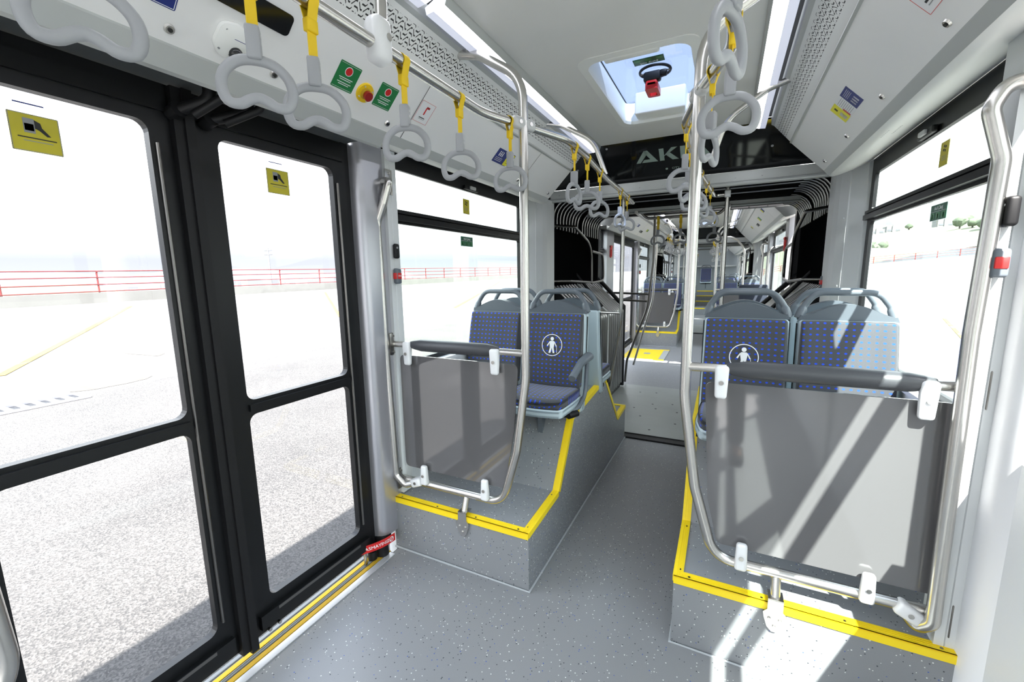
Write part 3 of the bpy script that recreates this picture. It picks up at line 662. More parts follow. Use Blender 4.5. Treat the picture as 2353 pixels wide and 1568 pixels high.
# =================================================================== steel partition frames in front of the podiums
RT = 0.0205
def clip(parent, p, size=(0.046, 0.032, 0.105), rot=None, name='clip', tear=True):
    x, y, z = p; w, d, h = size
    mb = MB(); mb.rbox(-w / 2, w / 2, -d / 2, d / 2, -h / 2, h / 2, 0.013, 4, 0, (lambda c: (c.x * (1.0 if c.z > 0 else 0.86), c.y * (1 if c.z > -h * 0.1 else 0.7), c.z)) if tear else None)
    R_ = Matrix.Translation(p) @ (rot or Matrix.Identity(4)); mb.v = [tuple(R_ @ Vector(v)) for v in mb.v]
    c = mb.build(name, 'clip', parent)
    m2 = MB(); q = R_ @ Vector((0, -d / 2 - 0.001, 0)); n = (R_.to_3x3() @ Vector((0, 1, 0)))
    m2.cyl(q, n, 0.0085, 0.004, 14); m2.build('screw', 'steel', c)
    return c
def partition(side):
    g = lambda d: sx(side, d)
    Y = 1.80
    t = root('partition_frame', 'steel partition frame with smoked panel and padded bar on %s podium' % SDW[side], 'partition', (g(0.8), Y, 0.3), 'steel partition frames')
    din = 0.385 if side < 0 else 0.325       # aisle pole offset
    dl = din + 0.11; 
    mb = MB()
    top = [(g(0.735), 1.79, 2.645), (g(0.715), 1.79, 2.60), (g(0.60), Y, 2.575), (g(din), Y, 2.44), (g(din), Y, 1.10), (g(din + 0.055), Y, 0.72), (g(din + 0.14), Y, 0.425), (g(1.20), Y, 0.425)]
    mb.tube(fillet(top, [0.05, 0.16, 0.18, 0.5, 0.30, 0.11], 8), RT, 16); mb.build('main_tube', 'steel', t)
    mb = MB(); mb.tube([(g(din), Y, 1.225), (g(1.215), Y, 1.225)], 0.0175, 14); cb = mb.build('cross_bar', 'steel', t)
    mb = MB(); a, b = din + 0.145, 1.075
    xs = [a, a + 0.03, a + 0.07, (a + b) / 2, b - 0.07, b - 0.03, b]
    mb.tube([(g(q), Y, 1.228) for q in xs], 0.03, 18, True, rs=[0.019, 0.026, 0.0325, 0.0335, 0.0325, 0.026, 0.019]); mb.build('padded_grip', 'pad', t)
    # acrylic panel
    o_ = [(din + 0.075, 0.495), (din + 0.035, 0.78), (din + 0.052, 1.150), (1.165, 1.150), (1.165, 0.495)]
    if side < 0: o_ = [(0.515, 0.505), (0.455, 0.83), (0.430, 1.165), (1.165, 1.165), (1.165, 0.505)]
    else: o_ = [(0.475, 0.487), (0.430, 0.68), (0.398, 1.168), (1.140, 1.168), (1.165, 0.487)]
    o3 = []
    P3 = [Vector((p[0], p[1], 0)) for p in o_]; n = len(P3)
    for i in range(n):
        f_ = fillet([P3[i - 1], P3[i], P3[(i + 1) % n]], 0.03, 5)[1:-1]; o3 += [(v.x, v.y) for v in f_]
    mb = MB(); mb.prism([(g(p[0]), p[1]) for p in o3], 'xz', Y + 0.006, Y + 0.012); mb.build('panel', 'acrylic', t, smooth=False)
    cl = ((0.455, 1.176), (1.055, 1.176)) if side > 0 else ((0.545, 1.176), (1.09, 1.180))
    for (d_, z) in cl: clip(t, (g(d_), Y - 0.018, z), (0.050, 0.036, 0.13))
    cb_ = ((0.565, 0.468), (0.965, 0.468)) if side > 0 else ((0.62, 0.485), (1.015, 0.485))
    up = Matrix.Rotation(PI, 4, 'Y')
    for (d_, z) in cb_: clip(t, (g(d_), Y - 0.018, z), (0.046, 0.036, 0.115), up)
    # foot
    fx = g(0.69) if side > 0 else g(0.745)
    mb = MB(); mb.tube([(fx, Y, 0.415), (fx, Y - 0.03, 0.335)], 0.0175, 14); mb.build('foot_post', 'steel', t)
    mb = MB(); pl = [(-0.026, 0.345), (0.026, 0.345), (0.026, 0.300), (0.040, 0.285), (0.036, 0.262), (0.024, 0.225), (0.008, 0.208), (-0.008, 0.208), (-0.024, 0.225), (-0.036, 0.262), (-0.040, 0.285), (-0.026, 0.300)]
    mb.prism([(fx + p[0], p[1]) for p in pl], 'xz', 1.7485, 1.744); mb.box(fx - 0.026, fx + 0.026, 1.744, 1.80, 0.341, 0.346)
    br = mb.build('foot_bracket', 'steel', t, smooth=False)
    for (a_, b_) in ((-0.018, 0.262), (0.018, 0.262), (0, 0.232)):
        m2 = MB(); m2.cyl((fx + a_, 1.742, b_), (0, 1, 0), 0.006, 0.006, 10); m2.build('bolt', 'steel', br)
    # wall flanges
    for z in (1.225, 0.425):
        m2 = MB(); px = g(1.185) if side > 0 else g(1.20)
        m2.rbox(*sorted((px, px + side * 0.006)), Y - 0.028, Y + 0.028, z - 0.062, z + 0.062, 0.004, 2)
        fl_ = m2.build('flange', 'dsteel', t)
        for dz in (-0.045, 0.045):
            m3 = MB(); m3.cyl((px - side * 0.002, Y, z + dz), (1, 0, 0), 0.006, 0.012, 10); m3.build('bolt', 'steel', fl_)
    S1.append(t)
    # bent grab pole beside it on the wall
    t2 = root('grab_pole', ('long bent steel grab pole beside %s' % ('the aluminium door pillar' if side < 0 else 'the pillar at right edge')), 'grab pole', (g(1.15), Y, 0.4), 'bent steel grab poles')
    mb = MB()
    if side > 0: pts = [(0.745, 1.755, 2.100), (0.668, 1.755, 2.105), (0.640, 1.755, 2.04), (0.680, 1.755, 1.90), (0.672, 1.755, 1.4), (0.688, 1.76, 0.41), (0.66, 1.79, 0.36), (0.625, 1.80, 0.405)]
    else: pts = [(-1.662, 1.80, 2.095), (-1.60, 1.78, 2.095), (-1.638, 1.77, 1.98), (-1.680, 1.76, 1.88), (-1.672, 1.76, 1.2), (-1.655, 1.76, 0.46), (-1.60, 1.77, 0.405), (-1.535, 1.80, 0.42)]
    mb.tube(fillet(pts, [0.05, 0.05, 0.12, 0.3, 0.05, 0.03] if side > 0 else [0.035, 0.06, 0.12, 0.3, 0.05, 0.03], 7), RT, 16); mb.build('tube', 'steel', t2)
    if side > 0: clip(t2, (0.635, 1.79, 0.412), (0.085, 0.05, 0.052), Matrix.Rotation(math.radians(28), 4, 'Y'), 'corner_clamp', False)
    else: clip(t2, (-1.525, 1.79, 0.428), (0.075, 0.05, 0.05), Matrix.Rotation(math.radians(-22), 4, 'Y'), 'corner_clamp', False)
    if side < 0:
        m2 = MB(); m2.rbox(-1.640, -1.634, 1.79, 1.845, 2.03, 2.16, 0.003, 2); f2 = m2.build('flange', 'steel', t2)
        for dz in (2.05, 2.14): m3 = MB(); m3.cyl((-1.633, 1.82, dz), (1, 0, 0), 0.006, 0.008, 10); m3.build('bolt', 'steel', f2)
    S1.append(t2)
    return t
partition(-1); partition(1)

# =================================================================== seats
def seat(cx, label, armrest=0, sign=False, back=False):
    """faces -y (back = True: faces +y); built in local coordinates, origin on the floor line under the back rest"""
    t = root('bus_seat', label, 'seat', (cx, 3.055 if back else 2.625, 0), 'dotted blue bus seats', PI if back else 0)
    k = dict(local=True); Wd = 0.206
    def tilt(z): return (z - 0.84) * 0.15
    def fb(c):     # back rest pad: tapered and bulged
        u = (c.z - 0.80) / 0.54; x = c.x * (1.0 + 0.03 * (1 - u)); y = c.y + tilt(c.z) - 0.022 * math.sin(PI * min(1, max(0, u))) * (1 if c.y < -0.03 else 0) - (0.014 if c.y < -0.03 and abs(c.x) > 0.16 else 0)
        return (x, y, c.z)
    mb = MB(); mb.rbox(-Wd + 0.012, Wd - 0.012, -0.062, -0.012, 0.862, 1.338, 0.012, 3, 6, fb)
    bp = mb.build('backrest_pad', 'fabric', t, uvf=lambda c: (c.x + 0.5, c.z - c.y * 0.0), **k)
    mb = MB()
    def fs(c):
        u = (c.z - 0.70) / 0.66; return (c.x * (1.0 + 0.03 * (1 - u)), c.y + tilt(c.z) + 0.02 * math.sin(PI * max(0, min(1, u))), c.z)
    mb.rbox(-Wd, Wd, -0.050, 0.030, 0.700, 1.340, 0.018, 3, 6, fs); sh = mb.build('backrest_shell', 'shell', t, **k)
    m2 = MB(); m2.tube([(Wd + 0.002, -0.016 + tilt(z) + 0.016 * math.sin(PI * (z - 0.70) / 0.66), z) for z in [0.72 + 0.06 * i for i in range(11)]], 0.005, 6); m2.build('shell_seam', 'rubber', sh, local=True)
    m2 = MB(); m2.tube([(-Wd - 0.002, -0.016 + tilt(z) + 0.016 * math.sin(PI * (z - 0.70) / 0.66), z) for z in [0.72 + 0.06 * i for i in range(11)]], 0.005, 6); m2.build('shell_seam', 'rubber', sh, local=True)
    # cushion
    def fc(c):
        v = max(0.0, (-c.y - 0.05) / 0.32)
        return (c.x * (1 + 0.03 * math.sin(PI * min(1, v)) - (0.10 * max(0, v - 0.75) / 0.25 * abs(c.x) / Wd if v > 0.75 else 0)), c.y - 0.030 * (1 - (c.x / Wd) ** 2) * (v > 0.6), c.z - 0.035 * max(0, v - 0.65) ** 1.5 * 3 + 0.012 * v + (0.010 * (abs(c.x) / Wd) ** 2 if c.z > 0.84 else 0) - 0.006)
    mb = MB(); mb.rbox(-Wd + 0.008, Wd - 0.008, -0.365, -0.035, 0.800, 0.868, 0.026, 4, 7, fc); mb.build('cushion', 'fabric', t, uvf=lambda c: (c.x + 0.5, c.y + 1.0 + (0.865 - c.z) * (1 if c.y < -0.35 else 0)), **k)
    mb = MB(); mb.rbox(-Wd - 0.002, Wd + 0.002, -0.375, -0.005, 0.768, 0.822, 0.018, 3, 7, fc); mb.build('seat_shell', 'shell', t, **k)
    # head piece: dome plus hoop
    pl = [(-Wd - 0.002, 1.338)]
    pl += [(-Wd - 0.002 + 0.006 * q, 1.338 + 0.013 * q) for q in range(1, 3)]
    for i in range(17):
        x = -0.188 + 0.376 * i / 16; pl.append((x, 1.362 + 0.062 * (math.cos(x / 0.188 * PI / 2)) ** 1.3))
    pl += [(Wd + 0.002 - 0.006 * q, 1.338 + 0.013 * q) for q in (2, 1)] + [(Wd + 0.002, 1.338)]
    mb = MB(); mb.prism(pl, 'xz', -0.030, 0.022); mb.v = [(x, y + tilt(z) - 0.018 * math.sin(PI * (z - 1.338) / 0.12) * (y < 0), z) for (x, y, z) in mb.v]
    hd = mb.build('head_piece', 'slate', t, ang=50, **k)
    pts = fillet([(-0.200, 0.078, 1.345), (-0.180, 0.088, 1.41), (-0.132, 0.095, 1.480), (0.132, 0.095, 1.480), (0.180, 0.088, 1.41), (0.200, 0.078, 1.345)], [0.12, 0.10, 0.10, 0.12], 7)
    mb = MB(); mb.tube(pts, 0.0145, 12, rs=[0.016 + 0.008 * max(0, 1 - min(i, len(pts) - 1 - i) / 4) for i in range(len(pts))]); mb.build('hoop', 'slate', hd, local=True)
    # leg bracket
    mb = MB(); mb.box(-Wd, Wd, -0.28, -0.22, 0.735, 0.772); mb.box(-Wd, Wd, -0.10, -0.05, 0.735, 0.772); mb.build('cross_member', 'rubber', t, smooth=False, **k)
    if not back:
        mb = MB(); mb.prism([(-0.27, 0.738), (-0.15, 0.738), (-0.165, 0.62), (-0.220, 0.545), (-0.255, 0.525), (-0.262, 0.545)], 'yz', -0.010, 0.022)
        lg = mb.build('leg', 'slate', t, smooth=False, **k)
        m2 = MB(); m2.cyl((-0.012, -0.235, 0.56), (1, 0, 0), 0.006, 0.008, 10); m2.build('bolt', 'clip', lg, local=True)
    else:
        mb = MB(); mb.box(-0.02, 0.02, -0.28, -0.06, 0.62, 0.738); mb.build('leg', 'slate', t, smooth=False, **k)
    if armrest:
        s_ = armrest
        mb = MB(); pts = fillet([(s_ * 0.232, 0.015, 1.065), (s_ * 0.235, -0.16, 1.055), (s_ * 0.235, -0.33, 0.995)], 0.3, 8)
        mb.tube(pts, 0.024, 14, True, flat=0.85, rs=[0.034] + [0.030 - 0.008 * i / len(pts) for i in range(1, len(pts))]); ar = mb.build('armrest', 'slate', t, **k)
        m2 = MB(); m2.tube(fillet([(s_ * 0.233, -0.02, 1.03), (s_ * 0.233, -0.05, 0.82), (s_ * 0.225, -0.20, 0.765), (s_ * 0.12, -0.27, 0.750)], 0.1, 6), 0.013, 10); m2.build('arm_tube', 'slate', ar, local=True)
        m2 = MB(); m2.tube([(s_ * 0.233, -0.22, 0.752), (s_ * 0.20, -0.29, 0.752)], 0.02, 10); m2.build('arm_socket', 'rubber', ar, local=True)
    if sign:
        zc, r = 1.135, 0.067
        def at(u, v, d=0.0): return (u, -0.0605 - 0.0245 - 0.004 + tilt(zc + v) - d, zc + v)
        mb = MB(); vs = []; fs = []
        for i in range(40):
            a = 2 * PI * i / 40
            for rr in (r, r + 0.0045): vs.append(at(rr * math.cos(a), rr * math.sin(a)))
        for i in range(40): j = (i + 1) % 40; fs.append([2 * i, 2 * i + 1, 2 * j + 1, 2 * j])
        mb.add(vs, fs)
        mb.build('printed_ring', 'white', bp, local=True, smooth=False)
        def poly(m_, pl_): m_.add([at(p[0], p[1]) for p in pl_], [list(range(len(pl_)))])
        mb = MB(); poly(mb, [(0.012 * math.cos(2 * PI * i / 16), 0.041 + 0.012 * math.sin(2 * PI * i / 16)) for i in range(16)])
        poly(mb, [(-0.012, 0.027), (0.012, 0.027), (0.019, 0.020), (0.013, -0.018), (-0.013, -0.018), (-0.019, 0.020)])
        poly(mb, [(-0.019, 0.022), (-0.013, 0.024), (-0.028, -0.008), (-0.036, -0.004)]); poly(mb, [(0.019, 0.022), (0.013, 0.024), (0.027, -0.008), (0.034, -0.006)])
        poly(mb, [(-0.013, -0.017), (0.0, -0.017), (-0.008, -0.052), (-0.022, -0.052)]); poly(mb, [(0.013, -0.017), (0.0, -0.017), (0.008, -0.052), (0.020, -0.052)])
        poly(mb, [(0.031, -0.006), (0.0335, -0.006), (0.0375, -0.050), (0.035, -0.050)])
        mb.build('printed_figure_with_cane', 'white', bp, local=True, smooth=False)
    S1.append(t); return t
seat(-1.005, 'dotted blue seat with armrest, aisle side of left podium, walking-cane symbol', 1, True)
seat(-1.452, 'dotted blue seat by the left window, half hidden by the aisle seat')
seat(0.108, 'dotted blue seat with walking-cane symbol, aisle side of right podium', 0, True)
seat(0.558, 'sunlit dotted blue seat beside the right window')
seat(-1.005, 'backward facing seat behind the left aisle seat, blue-grey shell towards us', 0, False, True)
seat(-1.452, 'backward facing seat behind the left window seat', 0, False, True)
seat(0.108, 'backward facing seat behind the right aisle seat', 0, False, True)
seat(0.558, 'backward facing seat behind the sunlit right window seat', 0, False, True)

# =================================================================== overhead rails
RL = [(-0.925, -2.9, 2.25), (-0.925, 1.60, 2.25), (-0.825, 1.86, 2.25), (-0.738, 2.10, 2.25), (-0.742, 2.42, 2.25), (-0.785, 3.05, 2.25), (-0.80, 3.75, 2.25), (-0.825, 4.22, 2.25)]
RLp = fillet(RL, [0.35, 0.4, 0.3, 0.8, 0.8, 0.8], 6)
RR = [(-0.020, -2.9, 2.25), (-0.020, 1.50, 2.25), (-0.115, 1.77, 2.25), (-0.195, 2.10, 2.25), (-0.208, 2.45, 2.25), (-0.19, 3.3, 2.25), (-0.135, 4.22, 2.25), (-0.030, 4.22, 2.25)]
RRp = fillet(RR, [0.35, 0.5, 0.3, 0.8, 0.8, 0.06], 6)
def on_rail(P, y):
    for i in range(len(P) - 1):
        if P[i].y <= y <= P[i + 1].y and P[i + 1].y > P[i].y:
            t = (y - P[i].y) / (P[i + 1].y - P[i].y); return P[i].lerp(P[i + 1], t)
    return P[-1]
RR_ = 0.0180
for side, P in ((-1, RLp), (1, RRp)):
    t = root('overhead_rail', 'long %s overhead steel rail carrying the grey hand loops' % SDW[side], 'handrail', (P[0].x, 0, 2.25), 'overhead rails')
    mb = MB(); mb.tube(P, RR_, 14); mb.build('tube', 'steel', t)
    g = lambda d: sx(side, d)
    # bracket on the partition pole
    din = 0.385 if side < 0 else 0.325; px = g(din)
    mb = MB(); mb.rbox(-0.065, 0.065, -0.020, 0.020, -0.026, 0.026, 0.018, 4); R_ = Matrix.Translation((px, 1.80, 2.25)) @ Matrix.Rotation(math.radians(66 if side < 0 else 114), 4, 'Z')
    mb.v = [tuple(R_ @ Vector(v)) for v in mb.v]; br = mb.build('pole_bracket', 'clipg', t)
    for q in (-0.03, 0.03):
        for w_ in (-1, 1):
            m2 = MB(); m2.cyl(R_ @ Vector((q, 0.021 * w_, 0)), R_.to_3x3() @ Vector((0, 1, 0)), 0.009, 0.004, 12); m2.build('screw', 'steel', br)
    # ceiling struts
    mb = MB(); mb.tube(fillet([(g(0.735), 2.83, 2.63), (g(0.715), 2.84, 2.605), (g(0.60), 2.88, 2.585), (g(0.40), 2.95, 2.48), (g(0.325), 3.0, 2.262)], [0.03, 0.1, 0.2], 8), 0.0165, 12); mb.build('ceiling_strut', 'steel', t)
    if side < 0:
        mb = MB(); mb.tube(fillet([(-0.922, 1.03, 2.27), (-0.925, 1.04, 2.38), (-0.96, 1.05, 2.47), (-1.02, 1.06, 2.56)], 0.1, 6), 0.0165, 12); mb.build('ceiling_strut', 'steel', t)
        mb = MB(); mb.rbox(-0.955, -0.893, 0.985, 1.055, 2.200, 2.325, 0.025, 4); cl = mb.build('clamp', 'clip', t)
        m2 = MB(); m2.cyl((-0.894, 1.03, 2.27), (1, 0, 0), 0.010, 0.006, 12); m2.build('screw', 'steel', cl)
        mb = MB(); mb.cyl((-1.02, 1.06, 2.575), (-0.3, 0, 1), 0.02, 0.05, 12); mb.build('ceiling_socket', 'rubber', t)
    S1.append(t)
# poles at the bellows
for side in (-1, 1):
    px = -0.90 if side < 0 else -0.030
    t = root('bellows_pole', 'steel pole at the %s end of the first bellows entrance' % SDW[side], 'pole', (px, 4.2, 0), 'poles at the bellows entrances')
    mb = MB()
    if side < 0:
        pts = [(px, 4.16, 2.36), (px, 4.16, 1.15), (px - 0.13, 4.30, 0.45), (-1.13, 4.5, 0.10), (-1.20, 4.55, 0.05)]; mb.tube(fillet(pts, [0.9, 0.5, 0.1], 10), 0.0175, 14)
        mb.tube([(px, 4.16, 1.21), (-1.20, 4.22, 1.21)], 0.013, 10); mb.tube([(-0.825, 4.22, 2.25), (px, 4.17, 2.25)], 0.016, 10)
    else:
        pts = [(px, 4.20, 2.38), (px, 4.2, 1.2), (px - 0.035, 4.19, 0.75), (px, 4.19, 0.40)]; mb.tube(fillet(pts, [0.5, 0.3], 8), 0.0175, 14)
        mb.tube([(px + 0.0, 4.16, 1.21), (0.30, 4.22, 1.21)], 0.013, 10)
    mb.build('tube', 'steel', t)
    mb = MB(); mb.rbox(px - 0.024, px + 0.024, 4.16 + 0.0, 4.225, 2.222, 2.278, 0.01, 3); mb.build('clamp', 'clip', t)
    mb = MB(); mb.rbox(px - 0.05, px + 0.05, 4.15, 4.23, 2.365, 2.375, 0.003, 1); mb.build('flange', 'steel', t)
    S1.append(t)

# =================================================================== hand loops
def make_strap():
    t = root('hand_strap', 'x', 'hand strap', (0, 0, 0), 'grey hand loops on yellow straps')
    k = dict(local=True)
    mb = MB(); pts = [(0.0225 * math.sin(a), 0, 0.0225 * math.cos(a)) for a in [math.radians(200 - q * 20) for q in range(0, 21)]]
    def band(P, w, th=0.0022):
        vs = []; n = len(P)
        for i, p in enumerate(P):
            a = P[max(i - 1, 0)]; b = P[min(i + 1, n - 1)]; tx, tz = b[0] - a[0], b[2] - a[2]; L = math.hypot(tx, tz) or 1; nx, nz = -tz / L, tx / L
            for (s_, d) in ((-1, 0), (1, 0), (1, 1), (-1, 1)): vs.append((p[0] + nx * d * th, s_ * w / 2, p[2] + nz * d * th))
        fs = [[4 * i + j, 4 * i + (j + 1) % 4, 4 * i + 4 + (j + 1) % 4, 4 * i + 4 + j] for i in range(n - 1) for j in range(4)] + [[3, 2, 1, 0], [4 * n - 4, 4 * n - 3, 4 * n - 2, 4 * n - 1]]
        mb.add(vs, fs)
    r_ = 0.0205
    loop = [(0.004, 0, -0.055), (0.008, 0, -0.040)] + [(r_ * math.cos(a), 0, r_ * math.sin(a)) for a in [math.radians(-40 + q * 13) for q in range(0, 21)]] + [(-0.008, 0, -0.040), (-0.004, 0, -0.055)]
    band(loop, 0.026); band([(0.0, 0, -0.045), (0.0, 0, -0.14)], 0.024, 0.003)
    mb.rbox(-0.009, 0.009, -0.0155, 0.0155, -0.070, -0.040, 0.003, 2)
    mb.build('webbing', 'strap', t, ang=60, **k)
    mb = MB(); mb.rbox(-0.014, 0.014, -0.0165, 0.0165, -0.192, -0.125, 0.005, 3); sl = mb.build('sleeve', 'handle', t, **k)
    for z in (-0.143, -0.158):
        m2 = MB(); m2.rbox(0.0135, 0.0150, -0.006, 0.006, z - 0.004, z + 0.004, 0.001, 1); m2.build('stud', 'clipg', sl, local=True)
    ctrl = [(0, -0.190), (0.034, -0.196), (0.060, -0.220), (0.067, -0.250), (0.058, -0.277), (0.036, -0.281), (0.016, -0.270), (0, -0.265), (-0.016, -0.270), (-0.036, -0.281), (-0.058, -0.277), (-0.067, -0.250), (-0.060, -0.220), (-0.034, -0.196)]
    n = len(ctrl); P = []
    for i in range(n):
        p0, p1, p2, p3 = (Vector((*ctrl[(i + j) % n], 0)) for j in (-1, 0, 1, 2))
        for q in range(4):
            u = q / 4; v = 0.5 * ((2 * p1) + (p2 - p0) * u + (2 * p0 - 5 * p1 + 4 * p2 - p3) * u * u + (3 * p1 - p0 - 3 * p2 + p3) * u ** 3); P.append((v.x, 0.0, v.y))
    mb = MB(); mb.tube(P, 0.0095, 12, closed=True, flat=1.15); mb.build('loop', 'handle', t, **k)
    return t
STRAP = make_strap(); SK = list(STRAP.children_recursive) if hasattr(STRAP, 'children_recursive') else []
used_strap = [False]
def place_strap(x, y, z, rz, label, group=None, turn=0):
    tab = {}
    for o in bpy.data.objects:
        if o.parent: tab.setdefault(o.parent.name, []).append(o)
    if not used_strap[0]: t = STRAP; used_strap[0] = True
    else: t = copy_tree(STRAP, Matrix.Identity(4), None, {k_: v for k_, v in tab.items() if k_ == STRAP.name or any(k_ == c.name for c in tab.get(STRAP.name, []))})
    t.matrix_basis = Matrix.Translation((x, y, z)) @ Matrix.Rotation(math.radians(turn), 4, 'Z')
    for ch in bpy.data.objects:
        if ch.parent == t and not ch.name.startswith('webbing'): ch.rotation_euler = (0, 0, math.radians(rz))
    t['label'] = label
    if group: t['group'] = group
    return t
LS = [(0.36, 66), (0.64, 50), (0.79, 44), (1.12, 24), (1.43, 20), (1.74, 14), (2.22, 78), (2.47, 20), (2.83, 48), (3.55, 66), (3.86, -10)]
for i, (y, rz) in enumerate(LS):
    p = on_rail(RLp, y)
    lb = ('grey hand loop on yellow strap, %s from the camera along the left rail' % ORD[i]) if i < 6 else ('grey hand loop, %s beyond the left partition pole on the left rail' % ORD[i - 6])
    S1.append(place_strap(p.x, p.y, 2.25, rz, lb))
RS = [(0.93, 70), (1.35, 4), (1.66, 72), (2.17, 8), (2.52, 58), (2.84, 14), (3.22, 40), (3.62, 10), (3.92, -25)]
for i, (y, rz) in enumerate(RS):
    p = on_rail(RRp, y)
    lb = ('grey hand loop on yellow strap, %s from the camera along the right rail' % ORD[i]) if i < 3 else ('grey hand loop, %s beyond the right partition pole on the right rail' % ORD[i - 3])
    S1.append(place_strap(p.x, p.y, 2.25, rz, lb))
#@@B3
# =================================================================== bellows (articulation)
def bellows(MX, label, S):
    t = root('bellows', label, 'bellows', (XC, 5.0, 0), 'black accordion bellows'); t.matrix_basis = MX @ t.matrix_basis
    def b(mb, n, m, par=None, **k):
        o = mb.build(n, m, par or t, local=True, **k)
        if par is None: o.matrix_parent_inverse = Matrix.Translation((-XC, -5.0, 0))
        return o
    def arch(o, z0=0.0, n=6):
        pts = []
        for (d, z) in ((1.22 - o, z0), (1.22 - o, 2.18 - o * 0.3)): pts.append((sx(-1, d), z))
        for k in range(1, n + 1):
            a = PI / 2 * k / n; pts.append((sx(-1, 1.22 - o - 0.18 * (1 - math.cos(a))), 2.18 - o * 0.3 + 0.18 * math.sin(a) * 1.0))
        L = pts[:]; R = [(2 * XC - x, z) for (x, z) in reversed(pts)]
        return L + R
    ys = [4.14 + 0.0485 * i for i in range(37)]
    mb = MB(); rows = [arch(0.055 if i % 2 else 0.0) for i in range(len(ys))]; n = len(rows[0])
    mb.add([(x, y, z) for r, y in zip(rows, ys) for (x, z) in r], [[j * n + i, j * n + i + 1, (j + 1) * n + i + 1, (j + 1) * n + i] for j in range(len(ys) - 1) for i in range(n - 1)])
    b(mb, 'accordion_fabric', 'fabricb', smooth=False)
    for i in range(1, 37, 2):
        if i in (19,): continue
        pr = [p for p in arch(0.060, 2.06, 6)]
        if i % 6 == 1: mb = MB(); mb.tube([(x, ys[i], z) for (x, z) in pr], 0.0095, 8); b(mb, 'rib', 'rib'); continue
        h_ = len(pr) // 2
        for part in (pr[:h_], pr[h_:]): mb = MB(); mb.tube([(x, ys[i], z) for (x, z) in part], 0.0085, 8); b(mb, 'corner_rib', 'rib')
    mb = MB(); mb.box(sx(-1, 1.04), sx(1, 1.04), 4.98, 5.06, 2.255, 2.30); mb.tube([(sx(-1, 1.04), 4.96, 2.25), (sx(1, 1.04), 4.96, 2.25)], 0.012, 8); b(mb, 'centre_beam', 'lip', smooth=False)
    for s_ in (-1, 1):
        g = lambda d: sx(s_, d)
        # angled metal ribs of the lower cover
        mb = MB(); mb.prism([(g(1.20), 0.0), (g(1.20), 1.46), (g(0.815), 1.10), (g(0.815), 0.0)], 'xz', 4.22, 5.90); cv = b(mb, 'lower_cover', 'rubber', smooth=False)
        for i in range(17):
            y = 4.27 + i * 0.098
            if i in (8,): 
                mb = MB(); mb.prism([(g(1.18), 1.48), (g(0.79), 1.13), (g(0.79), 0.03), (g(0.83), 0.03), (g(0.83), 1.09), (g(1.18), 1.42)], 'xz', y - 0.03, y + 0.03); b(mb, 'cover_plate', 'lip', cv, smooth=False); continue
            mb = MB(); mb.tube(fillet([(g(1.19), y, 1.465), (g(0.80), y, 1.105), (g(0.80), y, 0.08)], 0.09, 5), 0.019, 8); b(mb, 'cover_rib', 'rib', cv)
        mb = MB(); mb.tube([(g(1.20), 5.93, 1.56), (g(0.80), 5.93, 1.14), (g(0.80), 5.93, 0.02)], 0.03, 8); b(mb, 'edge_profile', 'rubber')
        mb = MB(); mb.tube([(g(1.20), 5.02, 1.60), (g(0.86), 5.02, 1.20)], 0.018, 8); b(mb, 'edge_profile', 'rubber')
        # grab bars
        X_ = g(1.02)
        mb = MB(); mb.tube(fillet([(g(1.19), 4.20, 2.09), (X_, 4.45, 2.09), (X_, 5.08, 1.93), (X_, 5.10, 1.50)], [0.1, 0.35, 0.05], 8), 0.015, 10); b(mb, 'curved_grab_bar', 'dsteel')
        mb = MB(); mb.tube(fillet([(X_, 5.10, 1.86), (X_, 5.62, 1.84), (X_, 5.68, 1.50), (X_, 5.10, 1.48)], [0.1, 0.1], 7), 0.015, 10); b(mb, 'grab_loop', 'dsteel')
        mb = MB(); mb.tube([(g(1.19), 4.20, 1.52), (X_, 4.30, 1.52), (X_, 5.10, 1.49)], 0.013, 10); b(mb, 'grab_bar', 'dsteel')
    # overhead hoop for three straps
    mb = MB(); mb.tube(fillet([(-0.99, 5.0, 2.30), (-0.90, 5.0, 2.27), (-0.82, 5.0, 2.185), (-0.10, 5.0, 2.185), (-0.02, 5.0, 2.27), (0.05, 5.0, 2.30)], [0.05, 0.08, 0.08, 0.05], 6), 0.015, 10); b(mb, 'strap_hoop', 'dsteel')
    # floor plate
    mb = MB(); mb.box(g(0.83) - 0.0, sx(-1, 0.83), 4.13, 6.06, -0.02, 0.006)
    tp = struct(mb, 'floor', 'plate', smooth=False); tp.matrix_basis = MX
    mb = MB(); mb.box(sx(-1, 0.82), sx(1, 0.82), 4.03, 4.145, -0.02, 0.012); mb.tube([(sx(-1, 0.82), 4.13, 0.012), (sx(1, 0.82), 4.13, 0.012)], 0.008, 8); mb.build('threshold_rubber', 'rubber', tp, smooth=False, local=True)
    mb = MB()
    for (x, y) in ((-0.95, 4.35), (-0.62, 4.32), (-0.4, 4.6), (-0.78, 4.72), (-0.66, 5.05), (-0.42, 5.0), (-0.72, 5.22), (-0.5, 5.3), (-0.28, 4.4), (-0.2, 4.9), (-0.9, 5.0), (-0.35, 5.45), (-0.95, 5.7), (-0.75, 5.75), (-0.15, 5.3)):
        mb.cyl((x, y, 0.0065), (0, 0, 1), 0.012, 0.001, 10)
    mb.build('plate_holes', 'ink', tp, local=True)
    mb = MB(); 
    for y in (4.42, 4.78, 5.12, 5.5, 5.82): mb.box(sx(-1, 0.8), sx(1, 0.8), y, y + 0.004, 0.0055, 0.0066)
    mb.build('plate_joints', 'lip', tp, smooth=False, local=True)
bellows(I4, 'black accordion bellows joint with steel ribs behind the front seats', None)
bellows(M2, 'second black bellows joint, far down the bus', None)
